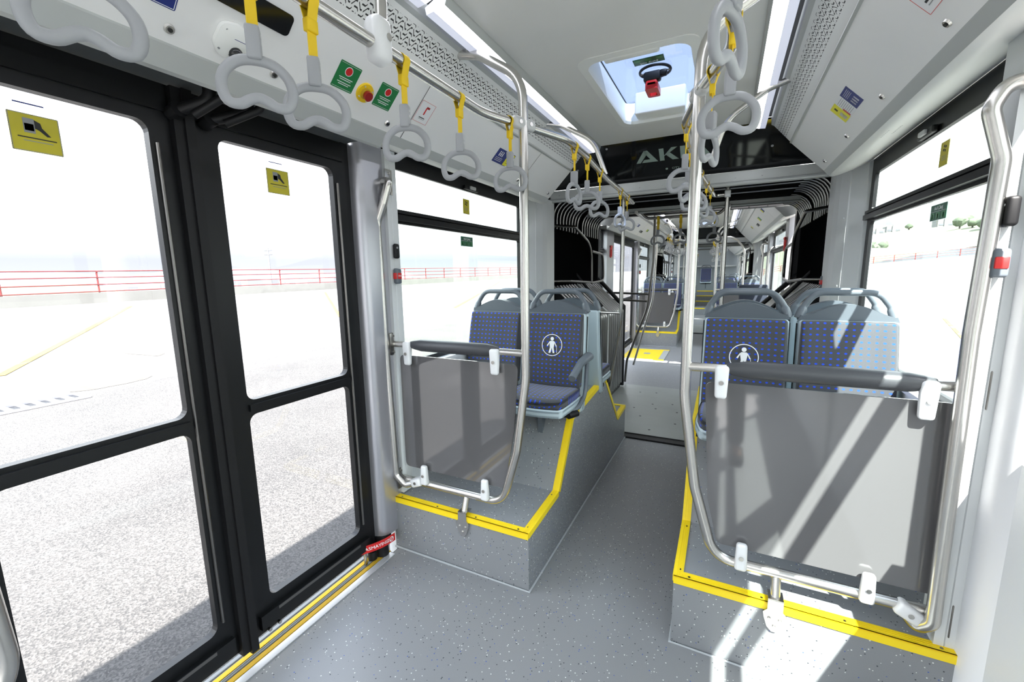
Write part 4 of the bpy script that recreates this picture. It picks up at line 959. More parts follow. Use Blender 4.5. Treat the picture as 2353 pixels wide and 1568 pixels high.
# straps on the hoop
for i, x in enumerate((-0.70, -0.47, -0.14)):
    p = place_strap(x, 5.0, 2.185, -90 + 10 * i, ('left of the three grey hand loops on the hoop inside the bellows', 'middle of the three grey hand loops on the hoop inside the bellows', 'right of the three grey hand loops on the hoop inside the bellows')[i], turn=90)

# =================================================================== roof hatch
def hatch(MX, label):
    t = root('roof_hatch', label, 'roof hatch', (-0.45, 2.75, 2.8), 'roof hatches'); t.matrix_basis = MX @ t.matrix_basis
    def b(mb, n, m, par=None, **k):
        o = mb.build(n, m, par or t, local=True, **k)
        if par is None: o.matrix_parent_inverse = Matrix.Translation((0.45, -2.75, -2.8))
        return o
    mb = MB(); n = 8
    loops = [(rrect(-0.735, -0.165, 2.185, 3.275, 0.07, n), 2.6345), (rrect(-0.735, -0.165, 2.185, 3.275, 0.07, n), 2.630), (rrect(-0.695, -0.205, 2.235, 3.235, 0.08, n), 2.628), (rrect(-0.690, -0.210, 2.24, 3.23, 0.08, n), 2.645), (rrect(-0.715, -0.185, 2.24, 3.30, 0.06, n), 2.79), (rrect(-0.72, -0.18, 2.24, 3.40, 0.06, n), 2.815)]
    m_ = len(loops[0][0]); mb.add([(x, y, z) for l, z in loops for (x, y) in l], [[j * m_ + i, j * m_ + (i + 1) % m_, (j + 1) * m_ + (i + 1) % m_, (j + 1) * m_ + i] for j in range(len(loops) - 1) for i in range(m_)])
    fr = b(mb, 'frame', 'hatchw')
    mb = MB(); plate(mb, rrect(-0.80, -0.10, 2.2, 3.44, 0.05), [], lambda a, c, d: (a, c, d), 2.812, 2.818); gl = b(mb, 'pane', 'hglass', smooth=False)
    mb = MB(); plate(mb, rrect(-0.735, -0.165, 2.22, 3.42, 0.05), [rrect(-0.715, -0.190, 2.45, 3.36, 0.04)], lambda a, c, d: (a, c, d), 2.802, 2.811); b(mb, 'gasket', 'rubber', smooth=False)
    mb = MB(); mb.rbox(-0.62, -0.30, 3.13, 3.27, 2.655, 2.795, 0.012, 3); b(mb, 'motor_cover', 'hatchw')
    mb = MB(); mb.rbox(-0.60, -0.34, 2.225, 2.275, 2.625, 2.66, 0.01, 2); b(mb, 'lip_tab', 'hatchw')
    mb = MB(); mb.rbox(-0.555, -0.385, 2.70, 2.775, 2.803, 2.806, 0.001, 1); sg = b(mb, 'exit_sticker', 'dgreen', smooth=False)
    m2 = text_mb('Acil Çıkış', 0.026, lambda u, v, w: (-0.47 + u, 2.757 - v * -1.0 - 0.0, 2.8025 - w)); b(m2, 'sticker_lettering', 'white', sg, smooth=False)
    for q in (-0.53, -0.47, -0.41):
        m2 = MB(); m2.box(q - 0.016, q + 0.016, 2.706, 2.736, 2.8020, 2.8028); b(m2, 'sticker_pictogram', 'green', sg, smooth=False)
    mb = MB(); mb.tube([(-0.455 + 0.088 * math.cos(2 * PI * k / 32), 2.885 + 0.088 * math.sin(2 * PI * k / 32), 2.80) for k in range(32)], 0.008, 8, closed=True); ring = b(mb, 'handle_ring', 'rubber')
    m2 = MB(); m2.tube([(-0.54, 2.885, 2.795), (-0.37, 2.885, 2.795)], 0.005, 8); b(m2, 'ring_bar', 'dsteel', ring)
    mb = MB(); mb.rbox(-0.52, -0.42, 2.86, 2.915, 2.745, 2.80, 0.012, 3); mb.rbox(-0.43, -0.385, 2.865, 2.905, 2.765, 2.80, 0.01, 2); b(mb, 'handle_base', 'rubber', None)
    mb = MB(); plate(mb, rrect(-0.510, -0.435, 2.865, 3.010, 0.015), [rrect(-0.495, -0.450, 2.935, 2.985, 0.008)], lambda a, c, d: (a, c, d), 2.700, 2.735); mb.rbox(-0.505, -0.44, 2.865, 2.90, 2.715, 2.76, 0.008, 2); b(mb, 'red_pull_handle', 'red', None)
hatch(I4, 'open view tinted roof hatch with red pull handle above the front seats')
hatch(M2, 'roof hatch in the ceiling of second section beyond the bellows')

# =================================================================== stickers, locks and devices on the coves
def cove(side, y, s, h=0.0):
    A = Vector((sx(side, 0.800), 0, 2.465)); B = Vector((sx(side, 1.0), 0, 2.262)); d = (B - A).normalized(); n = Vector((-d.z * -side * -1, 0, 0))
    n = Vector((0, 1, 0)).cross(d) ; n = n if n.x * -side > 0 else -n
    return tuple(A + d * s + n * h + Vector((0, y, 0)))
CH = 0.285
class CP:
    """flat printed plate on a cove: local u runs towards the right as one reads it, v up"""
    def __init__(s, side, y, sc, w, h, name, label, mat, cat='sticker', group=None, th=0.0012, r=0.004):
        s.side, s.y, s.sc = side, y, sc; s.k = 0
        mb = MB(); pl = rrect(-w / 2, w / 2, -h / 2, h / 2, r, 3); plate(mb, pl, [], lambda a, b_, d: s.p(a, b_, d), 0.0004, th)
        s.th = th; s.o = mb.build(name, mat, smooth=False); tag(s.o, label, cat, group)
    def p(s, u, v, d=0.0): return cove(s.side, s.y + (u if s.side < 0 else -u), s.sc - v, d)
    def rect(s, u0, u1, v0, v1, mat, name, dz=0.0005):
        mb = MB(); plate(mb, [(u0, v0), (u1, v0), (u1, v1), (u0, v1)], [], lambda a, b_, d: s.p(a, b_, d), s.th, s.th + dz); return mb.build(name, mat, s.o, smooth=False)
    def disc(s, u, v, r, mat, name, r0=0.0, dz=0.0006):
        mb = MB(); c = [(u + r * math.cos(2 * PI * i / 24), v + r * math.sin(2 * PI * i / 24)) for i in range(24)]
        hl = [[(u + r0 * math.cos(2 * PI * i / 24), v + r0 * math.sin(2 * PI * i / 24)) for i in range(24)]] if r0 else []
        plate(mb, c, hl, lambda a, b_, d: s.p(a, b_, d), s.th, s.th + dz); return mb.build(name, mat, s.o, smooth=False)
    def text(s, t, u, v, size, mat='white', name='lettering'):
        return text_mb(t, size, lambda a, b_, w: s.p(u + a, v + b_, s.th + 0.0006 + w), 0.0005).build(name, mat, s.o, smooth=False)
K = CH / 0.315 * 1.0
for (y, lab) in ((1.303, 'green emergency sticker with red dot, left of the yellow button'), (1.515, 'green emergency sticker with red dot, right of the yellow button')):
    c = CP(-1, y, 0.146, 0.100, 0.102, 'sticker', lab, 'green', group='green emergency stickers above the door')
    c.rect(-0.046, 0.046, 0.0455, 0.0465, 'white', 'border_line'); c.rect(-0.046, 0.046, -0.0465, -0.0455, 'white', 'border_line')
    c.disc(0, 0.022, 0.0175, 'white', 'red_dot_rim', 0.0150); c.disc(0, 0.022, 0.0150, 'red', 'red_dot')
    for v, w in ((-0.006, 0.032), (-0.013, 0.026), (-0.024, 0.032), (-0.031, 0.024)): c.rect(-w, w, v - 0.0013, v + 0.0013, 'white', 'small_print_line')
t = root('emergency_button', 'round yellow housing with dark red emergency push button above the door', 'button', cove(-1, 1.409, 0.168))
n_ = Vector(cove(-1, 0, 0, 1)) - Vector(cove(-1, 0, 0, 0)); pc = Vector(cove(-1, 1.409, 0.168))
mb = MB(); mb.cyl(pc + n_ * 0.004, n_, 0.040, 0.008, 28, r2=0.038); mb.build('housing', 'strap', t)
mb = MB(); mb.cyl(pc + n_ * 0.018, n_, 0.017, 0.028, 20, r2=0.019); mb.build('push_button', 'redd', t)
mb = MB(); mb.cyl(pc + n_ * 0.012, n_, 0.024, 0.012, 20, r2=0.020); mb.build('collar', 'yellowg', t)
for a in (0.6, 2.2, 3.8, 5.3):
    mb = MB(); q = pc + n_ * 0.009 + Vector((0, 1, 0)) * 0.031 * math.cos(a) + n_.cross(Vector((0, 1, 0))) * 0.031 * math.sin(a); mb.cyl(q, n_, 0.0028, 0.006, 8); mb.build('pin', 'clipg', t)
c = CP(-1, 1.765, 0.130, 0.100, 0.105, 'sticker', 'small white notice with red hammer drawing on the left cove', 'white')
for (a, b_, v0, v1) in ((-0.049, 0.049, 0.050, 0.0512), (-0.049, 0.049, -0.0512, -0.050), (-0.049, -0.0478, -0.05, 0.05), (0.0478, 0.049, -0.05, 0.05)): c.rect(a, b_, v0, v1, 'red', 'red_border')
c.rect(-0.004, 0.004, -0.010, 0.025, 'red', 'hammer_drawing'); c.rect(-0.002, 0.020, 0.022, 0.032, 'redd', 'hammer_head'); c.rect(-0.02, 0.02, -0.028, -0.024, 'ink', 'small_print_line'); c.rect(-0.02, 0.02, -0.034, -0.032, 'grey', 'small_print_line')
c = CP(-1, 2.615, 0.150, 0.225, 0.095, 'sticker', 'blue and yellow passenger sticker on the cove above the left window', 'blue')
c.rect(0.025, 0.108, -0.044, 0.044, 'ylab', 'yellow_field'); 
for q in (-0.075, -0.055, -0.035): c.rect(q - 0.005, q + 0.005, 0.0, 0.022, 'white', 'figure'); c.disc(q, 0.029, 0.005, 'white', 'figure_head')
for v in (-0.012, -0.022, -0.032): c.rect(-0.095, -0.01, v - 0.0012, v + 0.0012, 'white', 'small_print_line')
for v in (0.02, 0.005, -0.010, -0.025): c.rect(0.04, 0.095, v - 0.0012, v + 0.0012, 'ink', 'small_print_line')
c = CP(-1, 0.66, 0.135, 0.16, 0.125, 'sticker', 'dark blue sign cut by the top edge above the left door leaf', 'blue')
c.rect(-0.077, 0.077, -0.060, -0.0585, 'white', 'border_line'); c.rect(0.0755, 0.077, -0.06, 0.06, 'white', 'border_line')
c = CP(1, 2.61, 0.150, 0.32, 0.100, 'sticker', 'blue, white and yellow notice on the cove above the right window', 'white')
# its three fields: yellow far end, white middle, blue near end (reading direction is towards the camera)
c.rect(-0.159, -0.062, -0.049, 0.049, 'ylab', 'yellow_field'); c.rect(0.045, 0.159, -0.049, 0.049, 'blue', 'blue_field')
for v in (0.034, 0.024, 0.014, 0.004, -0.006, -0.016, -0.026, -0.036): c.rect(-0.050, 0.035, v - 0.001, v + 0.001, 'grey', 'small_print_line')
c.rect(-0.06, -0.045, -0.045, 0.0, 'red', 'red_mark')
for u in (0.075, 0.10, 0.125): c.rect(u - 0.007, u + 0.007, -0.035, -0.005, 'white', 'figure')
c.rect(-0.13, -0.09, -0.04, 0.0, 'white', 'white_box'); c.rect(-0.12, -0.10, 0.015, 0.035, 'ink', 'black_mark')
for v in (0.036, 0.028, 0.020, 0.012): c.rect(0.06, 0.14, v - 0.001, v + 0.001, 'white', 'small_print_line')
c = CP(1, 1.715, 0.105, 0.10, 0.185, 'sticker', 'white notice with red border cut by the top edge, right cove', 'white')
c.rect(-0.048, 0.048, -0.0915, -0.0900, 'red', 'red_border'); c.rect(-0.0495, -0.048, -0.09, 0.09, 'red', 'red_border'); c.rect(-0.02, 0.01, -0.062, -0.055, 'ink', 'small_print_line'); c.rect(-0.02, 0.01, -0.072, -0.069, 'grey', 'small_print_line')
for side, ys_, nm in ((-1, (0.739, 1.047, 1.595, 2.394, 2.958, 3.561), 'left'), (1, (1.753, 2.329, 2.898, 3.465), 'right')):
    for i, y in enumerate(ys_):
        p = Vector(cove(side, y, 0.245 if False else 0.247)); nn = (Vector(cove(side, 0, 0, 1)) - Vector(cove(side, 0, 0, 0)))
        t = root('panel_lock', 'round steel cove lock, %s from the camera along the %s cove' % (ORD[i], nm), 'lock', p, 'round steel locks of the coves')
        mb = MB(); mb.cyl(p + nn * 0.003, nn, 0.014, 0.006, 20, r2=0.011); mb.build('rim', 'steel', t)
        mb = MB(); mb.cyl(p + nn * 0.007, nn, 0.006, 0.003, 12); mb.build('keyhole', 'ink', t)
# camera device
p = Vector(cove(-1, 0.895, 0.205)); t = root('dome_camera', 'cream dome camera with black lens above the door', 'camera', p)
def dome(u, v, d): return cove(-1, 0.893 + u, 0.205 - v, d)
mb = MB(); pl = fillet([(0, 0.055, 0), (0.046, 0.045, 0), (0.052, -0.02, 0), (0.03, -0.052, 0), (-0.03, -0.052, 0), (-0.052, -0.02, 0), (-0.046, 0.045, 0), (0, 0.055, 0)], 0.03, 4)[:-1]
vs = [dome(q.x, q.y, 0.0005) for q in pl] + [dome(q.x * 0.97, q.y * 0.97, 0.012) for q in pl] + [dome(q.x * 0.6, q.y * 0.6, 0.020) for q in pl]; k = len(pl)
mb.add(vs, [[j * k + i, j * k + (i + 1) % k, (j + 1) * k + (i + 1) % k, (j + 1) * k + i] for j in range(2) for i in range(k)] + [[2 * k + i for i in range(k)]]); mb.build('housing', 'hatchw', t, ang=50)
mb = MB(); q = Vector(dome(0.012, -0.026, 0.018)); mb.ball(q, 0.021); mb.build('lens_ball', 'lens', t)
for (u, v) in ((-0.03, 0.03), (-0.035, -0.03), (0.04, -0.03)):
    mb = MB(); mb.cyl(dome(u, v, 0.014), n_, 0.003, 0.006, 8); mb.build('screw', 'grey', t)
mb = MB(); plate(mb, [(-0.005, 0.014), (0.035, 0.014), (0.035, 0.0155), (-0.005, 0.0155)], [], lambda a, b_, d: dome(a, b_, d), 0.020, 0.0205); mb.build('printed_line', 'blue', t, smooth=False)
# black display window in the cove
mb = MB(); plate(mb, rrect(0.70, 1.04, -0.118, -0.052, 0.014, 4), [], lambda a, b_, d: cove(-1, a, -b_, d), 0.0005, 0.004); o = mb.build('display_window', 'header', smooth=False); tag(o, 'long black display window set into the cove above the door', 'display')
# speaker slots on the cream part of the right cove
mb = MB()
for i in range(6):
    y = 2.62 + i * 0.022
    vs = [(sx(1, d), y + q, z) for (d, z) in ((1.075, 2.2225), (1.125, 2.2375)) for q in (0, 0.006)]; mb.add(vs + [(x, yy, z + 0.001) for (x, yy, z) in vs], [(0, 1, 3, 2), (4, 5, 7, 6), (0, 1, 5, 4), (2, 3, 7, 6), (0, 2, 6, 4), (1, 3, 7, 5)])
o = mb.build('speaker_grille', 'grey', smooth=False); tag(o, 'small slotted speaker grille in the right cove above the window', 'speaker')

# =================================================================== window and door stickers, buttons, hammers
class WP:
    """sticker on a vertical plane x = const; u to the right as seen from inside"""
    def __init__(s, X_, y, z, w, h, name, label, mat, side, cat='sticker', group=None, th=0.0012):
        s.X, s.y, s.z, s.side, s.th = X_, y, z, side, th
        mb = MB(); plate(mb, rrect(-w / 2, w / 2, -h / 2, h / 2, 0.003, 3), [], s.p, 0.0, th); s.o = mb.build(name, mat, smooth=False); tag(s.o, label, cat, group)
    def p(s, u, v, d): return (s.X + (d if s.side < 0 else -d), s.y + (u if s.side < 0 else -u), s.z + v)
    def rect(s, u0, u1, v0, v1, mat, name): return s.poly([(u0, v0), (u1, v0), (u1, v1), (u0, v1)], mat, name)
    def poly(s, pl, mat, name):
        mb = MB(); plate(mb, pl, [], s.p, s.th, s.th + 0.0005); return mb.build(name, mat, s.o, smooth=False)
    def text(s, t, u, v, size, mat='white'):
        return text_mb(t, size, lambda a, b_, w: s.p(u + a, v + b_, s.th + 0.0006 + w), 0.0005).build('lettering', mat, s.o, smooth=False)
for (y, lab) in ((0.528, 'yellow hand sticker on the glass of the left door leaf'), (1.245, 'yellow hand sticker on the glass of the right door leaf')):
    c = WP(XD + 0.004, y, 2.004, 0.100, 0.100, 'sticker', lab, 'ysign', -1, group='yellow stickers on the door glass')
    for r in ((-0.049, 0.049, 0.0475, 0.049), (-0.049, 0.049, -0.049, -0.0475), (-0.049, -0.0475, -0.049, 0.049), (0.0475, 0.049, -0.049, 0.049)): c.rect(*r, 'grey', 'border_line')
    c.rect(-0.022, 0.0, 0.0, 0.038, 'grey', 'door_drawing'); c.rect(-0.020, -0.002, 0.006, 0.024, 'white', 'door_glass_drawing')
    c.poly([(0.0, 0.036), (0.012, 0.030), (0.014, 0.018), (0.030, -0.002), (0.022, -0.003), (0.008, 0.010), (0.0, 0.014)], 'ink', 'arm_drawing')
    c.rect(-0.036, 0.040, -0.014, -0.011, 'ink', 'small_print_line'); c.rect(-0.026, 0.032, -0.022, -0.020, 'grey', 'small_print_line')
    mb = MB(); plate(mb, [(-0.03, 0.0), (0.03, 0.0), (0.03, 0.004), (-0.03, 0.004)], [], lambda a, b_, d: (XD + 0.004 + d, y + a - 0.005, 2.078 + b_), 0, 0.0006)
    o = mb.build('glass_mark', 'blue', smooth=False); tag(o, 'tiny printed glass mark above the yellow sticker on the %s' % ('left leaf' if y < 1 else 'right leaf'), 'glass mark')
for side, nm in ((-1, 'left'), (1, 'right')):
    XX = sx(side, 1.268)
    yy = 2.705 if side < 0 else 2.585
    c = WP(XX, yy, 2.090, 0.085, 0.105, 'sticker', 'yellow fan sticker on the upper %s window pane' % nm, 'ysign', side, group='yellow fan stickers on the upper panes')
    for r in ((-0.042, 0.042, 0.0505, 0.052), (-0.042, 0.042, -0.052, -0.0505), (-0.042, -0.0405, -0.052, 0.052), (0.0405, 0.042, -0.052, 0.052)): c.rect(*r, 'grey', 'border_line')
    for k_ in range(4):
        a0 = k_ * PI / 2 + 0.4; c.poly([(0.018 * math.cos(a0 + q) * f_, 0.022 + 0.018 * math.sin(a0 + q) * f_) for (q, f_) in ((0, 0.15), (-0.35, 0.8), (0.1, 1.0), (0.6, 0.8))], 'ink', 'fan_blade')
    for v in (-0.010, -0.018, -0.026): c.rect(-0.022, 0.022, v - 0.001, v + 0.001, 'grey', 'small_print_line')
    yy = 2.70 if side < 0 else 2.565
    c = WP(XX, yy, 1.842, 0.160, 0.062 + 0.006, 'sticker', 'dark green emergency exit sticker on the lower %s window pane' % nm, 'dgreen', side, group='green exit stickers on the lower panes')
    c.text('Acil Çıkış', 0, 0.018, 0.022)
    c.rect(-0.074, 0.074, 0.0035, 0.0045, 'white', 'rule')
    for u in (-0.055, 0.0, 0.055): c.rect(u - 0.018, u + 0.018, -0.028, -0.001, 'green', 'pictogram_field'); c.rect(u - 0.006, u + 0.003, -0.026, -0.006, 'white', 'pictogram')
# stop buttons and black door switches
def button(p, dirx, label, red=True, size=(0.030, 0.042, 0.085), cat='stop button'):
    t = root('stop_button' if red else 'switch_box', label, cat, p)
    x, y, z = p; w, d, h = size
    mb = MB(); mb.rbox(x - w / 2, x + w / 2, y - d / 2, y + d / 2, z - h / 2, z + h / 2, 0.011, 4, 0, lambda c_: (c_.x, c_.y, c_.z + 0.0)); bd = mb.build('housing', 'slate' if red else 'rubber', t)
    if red:
        mb = MB(); mb.rbox(x - w * 0.38, x + w * 0.38, y - d / 2 - 0.003, y, z - 0.016, z + 0.018, 0.003, 2); mb.rbox(*sorted((x + dirx * (w / 2 + 0.003), x)), y - d * 0.35, y + d * 0.35, z - 0.016, z + 0.018, 0.003, 2); bt = mb.build('red_key', 'red', t)
        text_mb('STOP', 0.011, lambda a, b_, w_: (x + dirx * (w / 2 + 0.0034 + w_), y + a * -dirx * -1.0, z + 0.001 + b_), 0.0005).build('lettering', 'white', bt, smooth=False)
    else:
        mb = MB(); mb.cyl((x + dirx * w / 2, y - 0.005, z + 0.018), (1, 0, 0), 0.006, 0.004, 12); mb.build('small_lamp', 'grey', t)
    return t
S1.append(button((-1.625, 1.835, 1.60), 1, 'slate stop button with red key on the light pillar beside the left window'))
S1.append(button((-1.625, 1.835, 1.735), 1, 'black switch box above the stop button on the left pillar', False, (0.024, 0.036, 0.080), 'switch'))
button((0.703, 1.755, 1.61), -1, 'slate stop button with red key on the pillar at the right edge', True, (0.040, 0.05, 0.085))
button((0.712, 1.755, 1.755), -1, 'black switch box above the stop button at the right edge', False, (0.030, 0.045, 0.085), 'switch')
button((0.668, 4.055, 1.50), -1, 'slate stop button with red key on the far right pillar before the bellows', True, (0.03, 0.03, 0.10))

def hammer(p, label, side):
    t = root('emergency_hammer', label, 'hammer', p, 'red emergency hammers')
    x, y, z = p
    mb = MB(); plate(mb, rrect(-0.05, 0.05, -0.105, 0.055, 0.045, 6), [rrect(-0.030, 0.030, -0.085, 0.030, 0.028, 6)], lambda a, b_, d: (x + d * -side, y + a * 0.9, z + b_), 0.0, 0.014)
    mb.rbox(*sorted((x, x - side * 0.02)), y + 0.018, y + 0.055, z - 0.09, z + 0.06, 0.008, 2); mb.build('red_holder', 'red', t, smooth=False)
    mb = MB(); mb.rbox(*sorted((x, x - side * 0.026)), y - 0.05, y + 0.07, z + 0.055, z + 0.085, 0.008, 2); mb.build('hammer_head', 'red', t)
    mb = MB(); mb.cyl((x - side * 0.013, y - 0.055, z + 0.07), (0, 1, 0), 0.008, 0.02, 10); mb.build('striker', 'ink', t)
    return t
hammer((-1.672, 6.84, 1.94), 'red emergency hammer on the pale pillar left beyond the bellows', -1)
hammer((0.668, 6.66, 1.94), 'red emergency hammer seen at the right beyond the bellows', 1)

# =================================================================== second and rear sections: copies of the front furniture
TAB = {}
for o in bpy.data.objects:
    if o.parent: TAB.setdefault(o.parent.name, []).append(o)
SEATN = ['aisle seat with armrest and cane symbol on left podium', 'left window seat', 'aisle seat with cane symbol on right podium', 'right window seat', 'backward left aisle seat', 'backward left window seat', 'backward right aisle seat', 'backward right window seat']
def dup_section(MX, where, full):
    si = 0; li = ri = 0
    for o in S1:
        nm = o.name.split('.')[0]
        if nm == 'bellows_pole' and not full: continue
        if nm == 'bus_seat': lb = SEATN[si] + where; si += 1
        elif nm == 'hand_strap':
            side = 'left' if o.matrix_basis.translation.x < -0.45 else 'right'
            if side == 'left': li += 1; k_ = li
            else: ri += 1; k_ = ri
            if not full and k_ > 7: continue
            lb = 'grey hand loop, %s along the %s rail' % (ORD[k_ - 1], side) + where
        else:
            sd = ' left' if o.matrix_basis.translation.x < -0.45 or (nm == 'overhead_rail' and o is [q for q in S1 if q.name.startswith('overhead_rail')][0]) else ' right'
            lb = {'wheel_arch_podium': 'speckled podium with yellow nosing', 'partition_frame': 'steel partition with smoked panel', 'grab_pole': 'bent steel grab pole', 'overhead_rail': 'overhead steel rail', 'bellows_pole': 'steel pole at bellows', 'stop_button': 'slate stop button', 'switch_box': 'black switch box'}[nm] + ',' + sd + ' side,' + where
        c = copy_tree(o, MX, None, TAB); c['label'] = lb
dup_section(M2, ' in second section', True)
dup_section(M3, ' in rearmost section', False)

# yellow ramp plate, wheelchair back board and bent rails in the second section
t = root('ramp_plate', 'yellow folding ramp plate set in the floor by the second left door', 'ramp', (-1.3, 8.5, 0)); t.matrix_basis = M2 @ Matrix.Translation((-1.28, 0.72, 0))
mb = MB(); mb.box(-0.38, 0.28, -0.52, 0.56, 0.001, 0.007); mb.build('yellow_plate', 'yellow', t, smooth=False, local=True)
mb = MB(); mb.box(0.28, 0.385, -0.46, 0.50, 0.001, 0.008); mb.box(-0.38, 0.20, -0.56, -0.52, 0.001, 0.008); mb.box(-0.38, 0.20, 0.56, 0.60, 0.001, 0.008); mb.build('aluminium_edge', 'lip', t, smooth=False, local=True)
mb = MB(); mb.box(0.20, 0.385, -0.56, -0.46, 0.001, 0.0085); mb.box(0.20, 0.385, 0.50, 0.60, 0.001, 0.0085); mb.build('yellow_corner', 'yellow', t, smooth=False, local=True)
mb = MB(); mb.box(-0.05, 0.07, 0.0, 0.14, 0.007, 0.008); mb.build('pictogram', 'grey', t, smooth=False, local=True)
t = root('wheelchair_backboard', 'dark navy padded wheelchair back board, right side beyond the bellows', 'back board', (0.4, 8.0, 0))
mb = MB(); mb.rbox(0.20, 0.61, 7.98, 8.05, 0.42, 1.372, 0.03, 4); pdk = pm('navy_pad', (0.012, 0.016, 0.03), 0.8); mb.build('padded_board', pdk, t)
mb = MB(); mb.tube([(0.30, 8.07, 0.0), (0.30, 8.07, 1.25)], 0.018, 10); mb.build('leg', 'dsteel', t); mb = MB(); mb.tube([(0.52, 8.07, 0.0), (0.52, 8.07, 1.25)], 0.018, 10); mb.build('leg', 'dsteel', t)
t = root('bent_grab_rail', 'bent steel grab rail with horizontal bars, left side just beyond the bellows', 'handrail', (-1.0, 6.15, 0))
mb = MB(); mb.tube(fillet([(-0.90, 6.10, 2.35), (-0.90, 6.10, 1.75), (-0.96, 6.10, 1.1), (-1.22, 6.10, 0.35), (-1.24, 6.10, 0.03)], [0.6, 0.8, 0.3], 8), 0.0165, 10); mb.build('dark_tube', 'dsteel', t)
for (z, y) in ((1.30, 6.10), (1.20, 6.12)):
    mb = MB(); mb.tube([(-0.955, y, z), (-1.62, y + 0.05, z + 0.02)], 0.015, 10); mb.build('horizontal_bar', 'dsteel', t)
mb = MB(); mb.tube(fillet([(-0.93, 6.5, 2.30), (-0.92, 6.5, 1.9), (-0.95, 6.5, 1.2), (-1.2, 6.5, 0.2)], [0.4, 0.6], 7), 0.015, 10); mb.build('steel_tube', 'steel', t)
t = root('bent_grab_rail', 'curved steel grab rail arching to the ceiling, right side beyond the bellows', 'handrail', (0.2, 9.6, 0)); t.matrix_basis = M2 @ Matrix.Translation((0.0, 1.2, 0))
mb = MB(); mb.tube(fillet([(-0.11, 0.0, 2.22), (0.15, 0, 2.22), (0.34, 0, 2.0), (0.34, 0, 0.9), (0.32, 0, 0.0)], [0.2, 0.3, 0.3], 8), 0.019, 10); mb.build('tube', 'steel', t, local=True)
mb = MB(); mb.tube(fillet([(0.95, 0.3, 2.05), (0.78, 0.2, 2.02), (0.74, 0.2, 1.9), (0.74, 0.2, 0.9)], [0.08, 0.1], 6), 0.017, 10); mb.build('side_tube', 'steel', t, local=True)
# rear: steps, rear wall, ledge and middle seat
for k_, (ya, yb, z) in enumerate(((1.55, 2.95, 0.25), (2.95, 3.45, 0.43), (3.45, 3.80, 0.62), (3.80, 4.19, 0.80))):
    t = root('step', '%s grey step with yellow edge in the rear aisle' % ('lowest', 'second', 'third', 'topmost')[k_], 'step', (0, 0, 0), 'grey steps in the rear aisle'); t.matrix_basis = M3
    mb = MB(); mb.box(sx(-1, 0.32) + 0.005, sx(1, 0.30), ya, yb - 0.005, 0.001, z); mb.build('step_body', 'vinylw', t, smooth=False, local=True)
    mb = MB(); mb.box(sx(-1, 0.32) + 0.005, sx(1, 0.30), ya - 0.006, ya + 0.05, z - 0.03, z + 0.004); mb.build('yellow_edge', 'yellow', t, smooth=False, local=True)
mb = MB(); mb.box(sx(-1, 1.3), sx(1, 1.3), 4.22, 4.30, 0.0, 2.66); o = struct(mb, 'wall_rear', 'dwall', smooth=False); o.matrix_basis = M3
mb = MB(); mb.box(sx(-1, 1.22), sx(1, 1.22), 4.08, 4.22, 1.78, 1.83); mb.tube([(sx(-1, 1.05), 4.18, 2.28), (sx(-1, 0.7), 4.18, 2.50), (sx(1, 0.7), 4.18, 2.50), (sx(1, 1.05), 4.18, 2.28)], 0.012, 8); mb.build('ledge', 'clipg', o, smooth=False, local=True)
c = copy_tree([o for o in S1 if o.name.startswith('bus_seat')][1], M3 @ Matrix.Translation((XC + 1.452, 1.30, 0.37)), None, TAB); c['label'] = 'dark blue middle seat against the rear wall at the end of the aisle'
#@@B4
# =================================================================== outside: yard, parapet with red rails, hills, town
def gz(x, y):
    t = min(1, max(0, (-10 - x) / 15)); z = -0.35 + t * (0.94 + 0.0105 * (y - 5.8))
    u = min(1, max(0, (y - 25) / 55)) * min(1, max(0, x / 12))
    return z + u * (2.6 + 0.085 * min(40, max(0, x - 18)))
def grid_mesh(xs, ys, fz, name, mat, **k):
    mb = MB(); n = len(xs); mb.add([(x, y, fz(x, y)) for y in ys for x in xs], [[j * n + i, j * n + i + 1, (j + 1) * n + i + 1, (j + 1) * n + i] for j in range(len(ys) - 1) for i in range(n - 1)])
    return mb.build(name, mat, recalc=False, **k)
ysl = [-60 + 5 * i for i in range(45)]
o = grid_mesh([-10.0 + 1.5 * i for i in range(0, 9)], ysl, gz, 'ground_asphalt', 'asphalt', smooth=False); o['kind'] = 'structure'
o = grid_mesh([-27, -25, -22, -19, -16, -13, -11.5, -10.0], ysl, gz, 'ground_concrete', 'concrete', smooth=False); o['kind'] = 'structure'
o = grid_mesh([2.0, 4, 6, 8, 10, 12, 15, 18, 22, 26, 30, 36, 42, 50, 60], [-60 + 5 * i for i in range(29)], gz, 'ground_concrete_right', 'concrete', smooth=False); o['kind'] = 'structure'
# drain grate at the concrete edge
t = root('drain_grate', 'rusty slotted drain grate in the ground outside the left door leaf', 'drain', (-9.8, 2.3, -0.35))
mb = MB(); plate(mb, [(-10.05, 0.9), (-9.50, 0.9), (-9.50, 3.0), (-10.05, 3.0)], [rrect(-9.98, -9.57, 0.95 + 0.17 * i, 1.06 + 0.17 * i, 0.01, 2) for i in range(12)], lambda a, b_, d: (a, b_, d), -0.345, -0.315); mb.build('grate', 'alu', t, smooth=False)
mb = MB(); mb.box(-10.0, -9.55, 0.93, 2.98, -0.348, -0.343); mb.build('grate_pit', 'rubber', t, smooth=False)
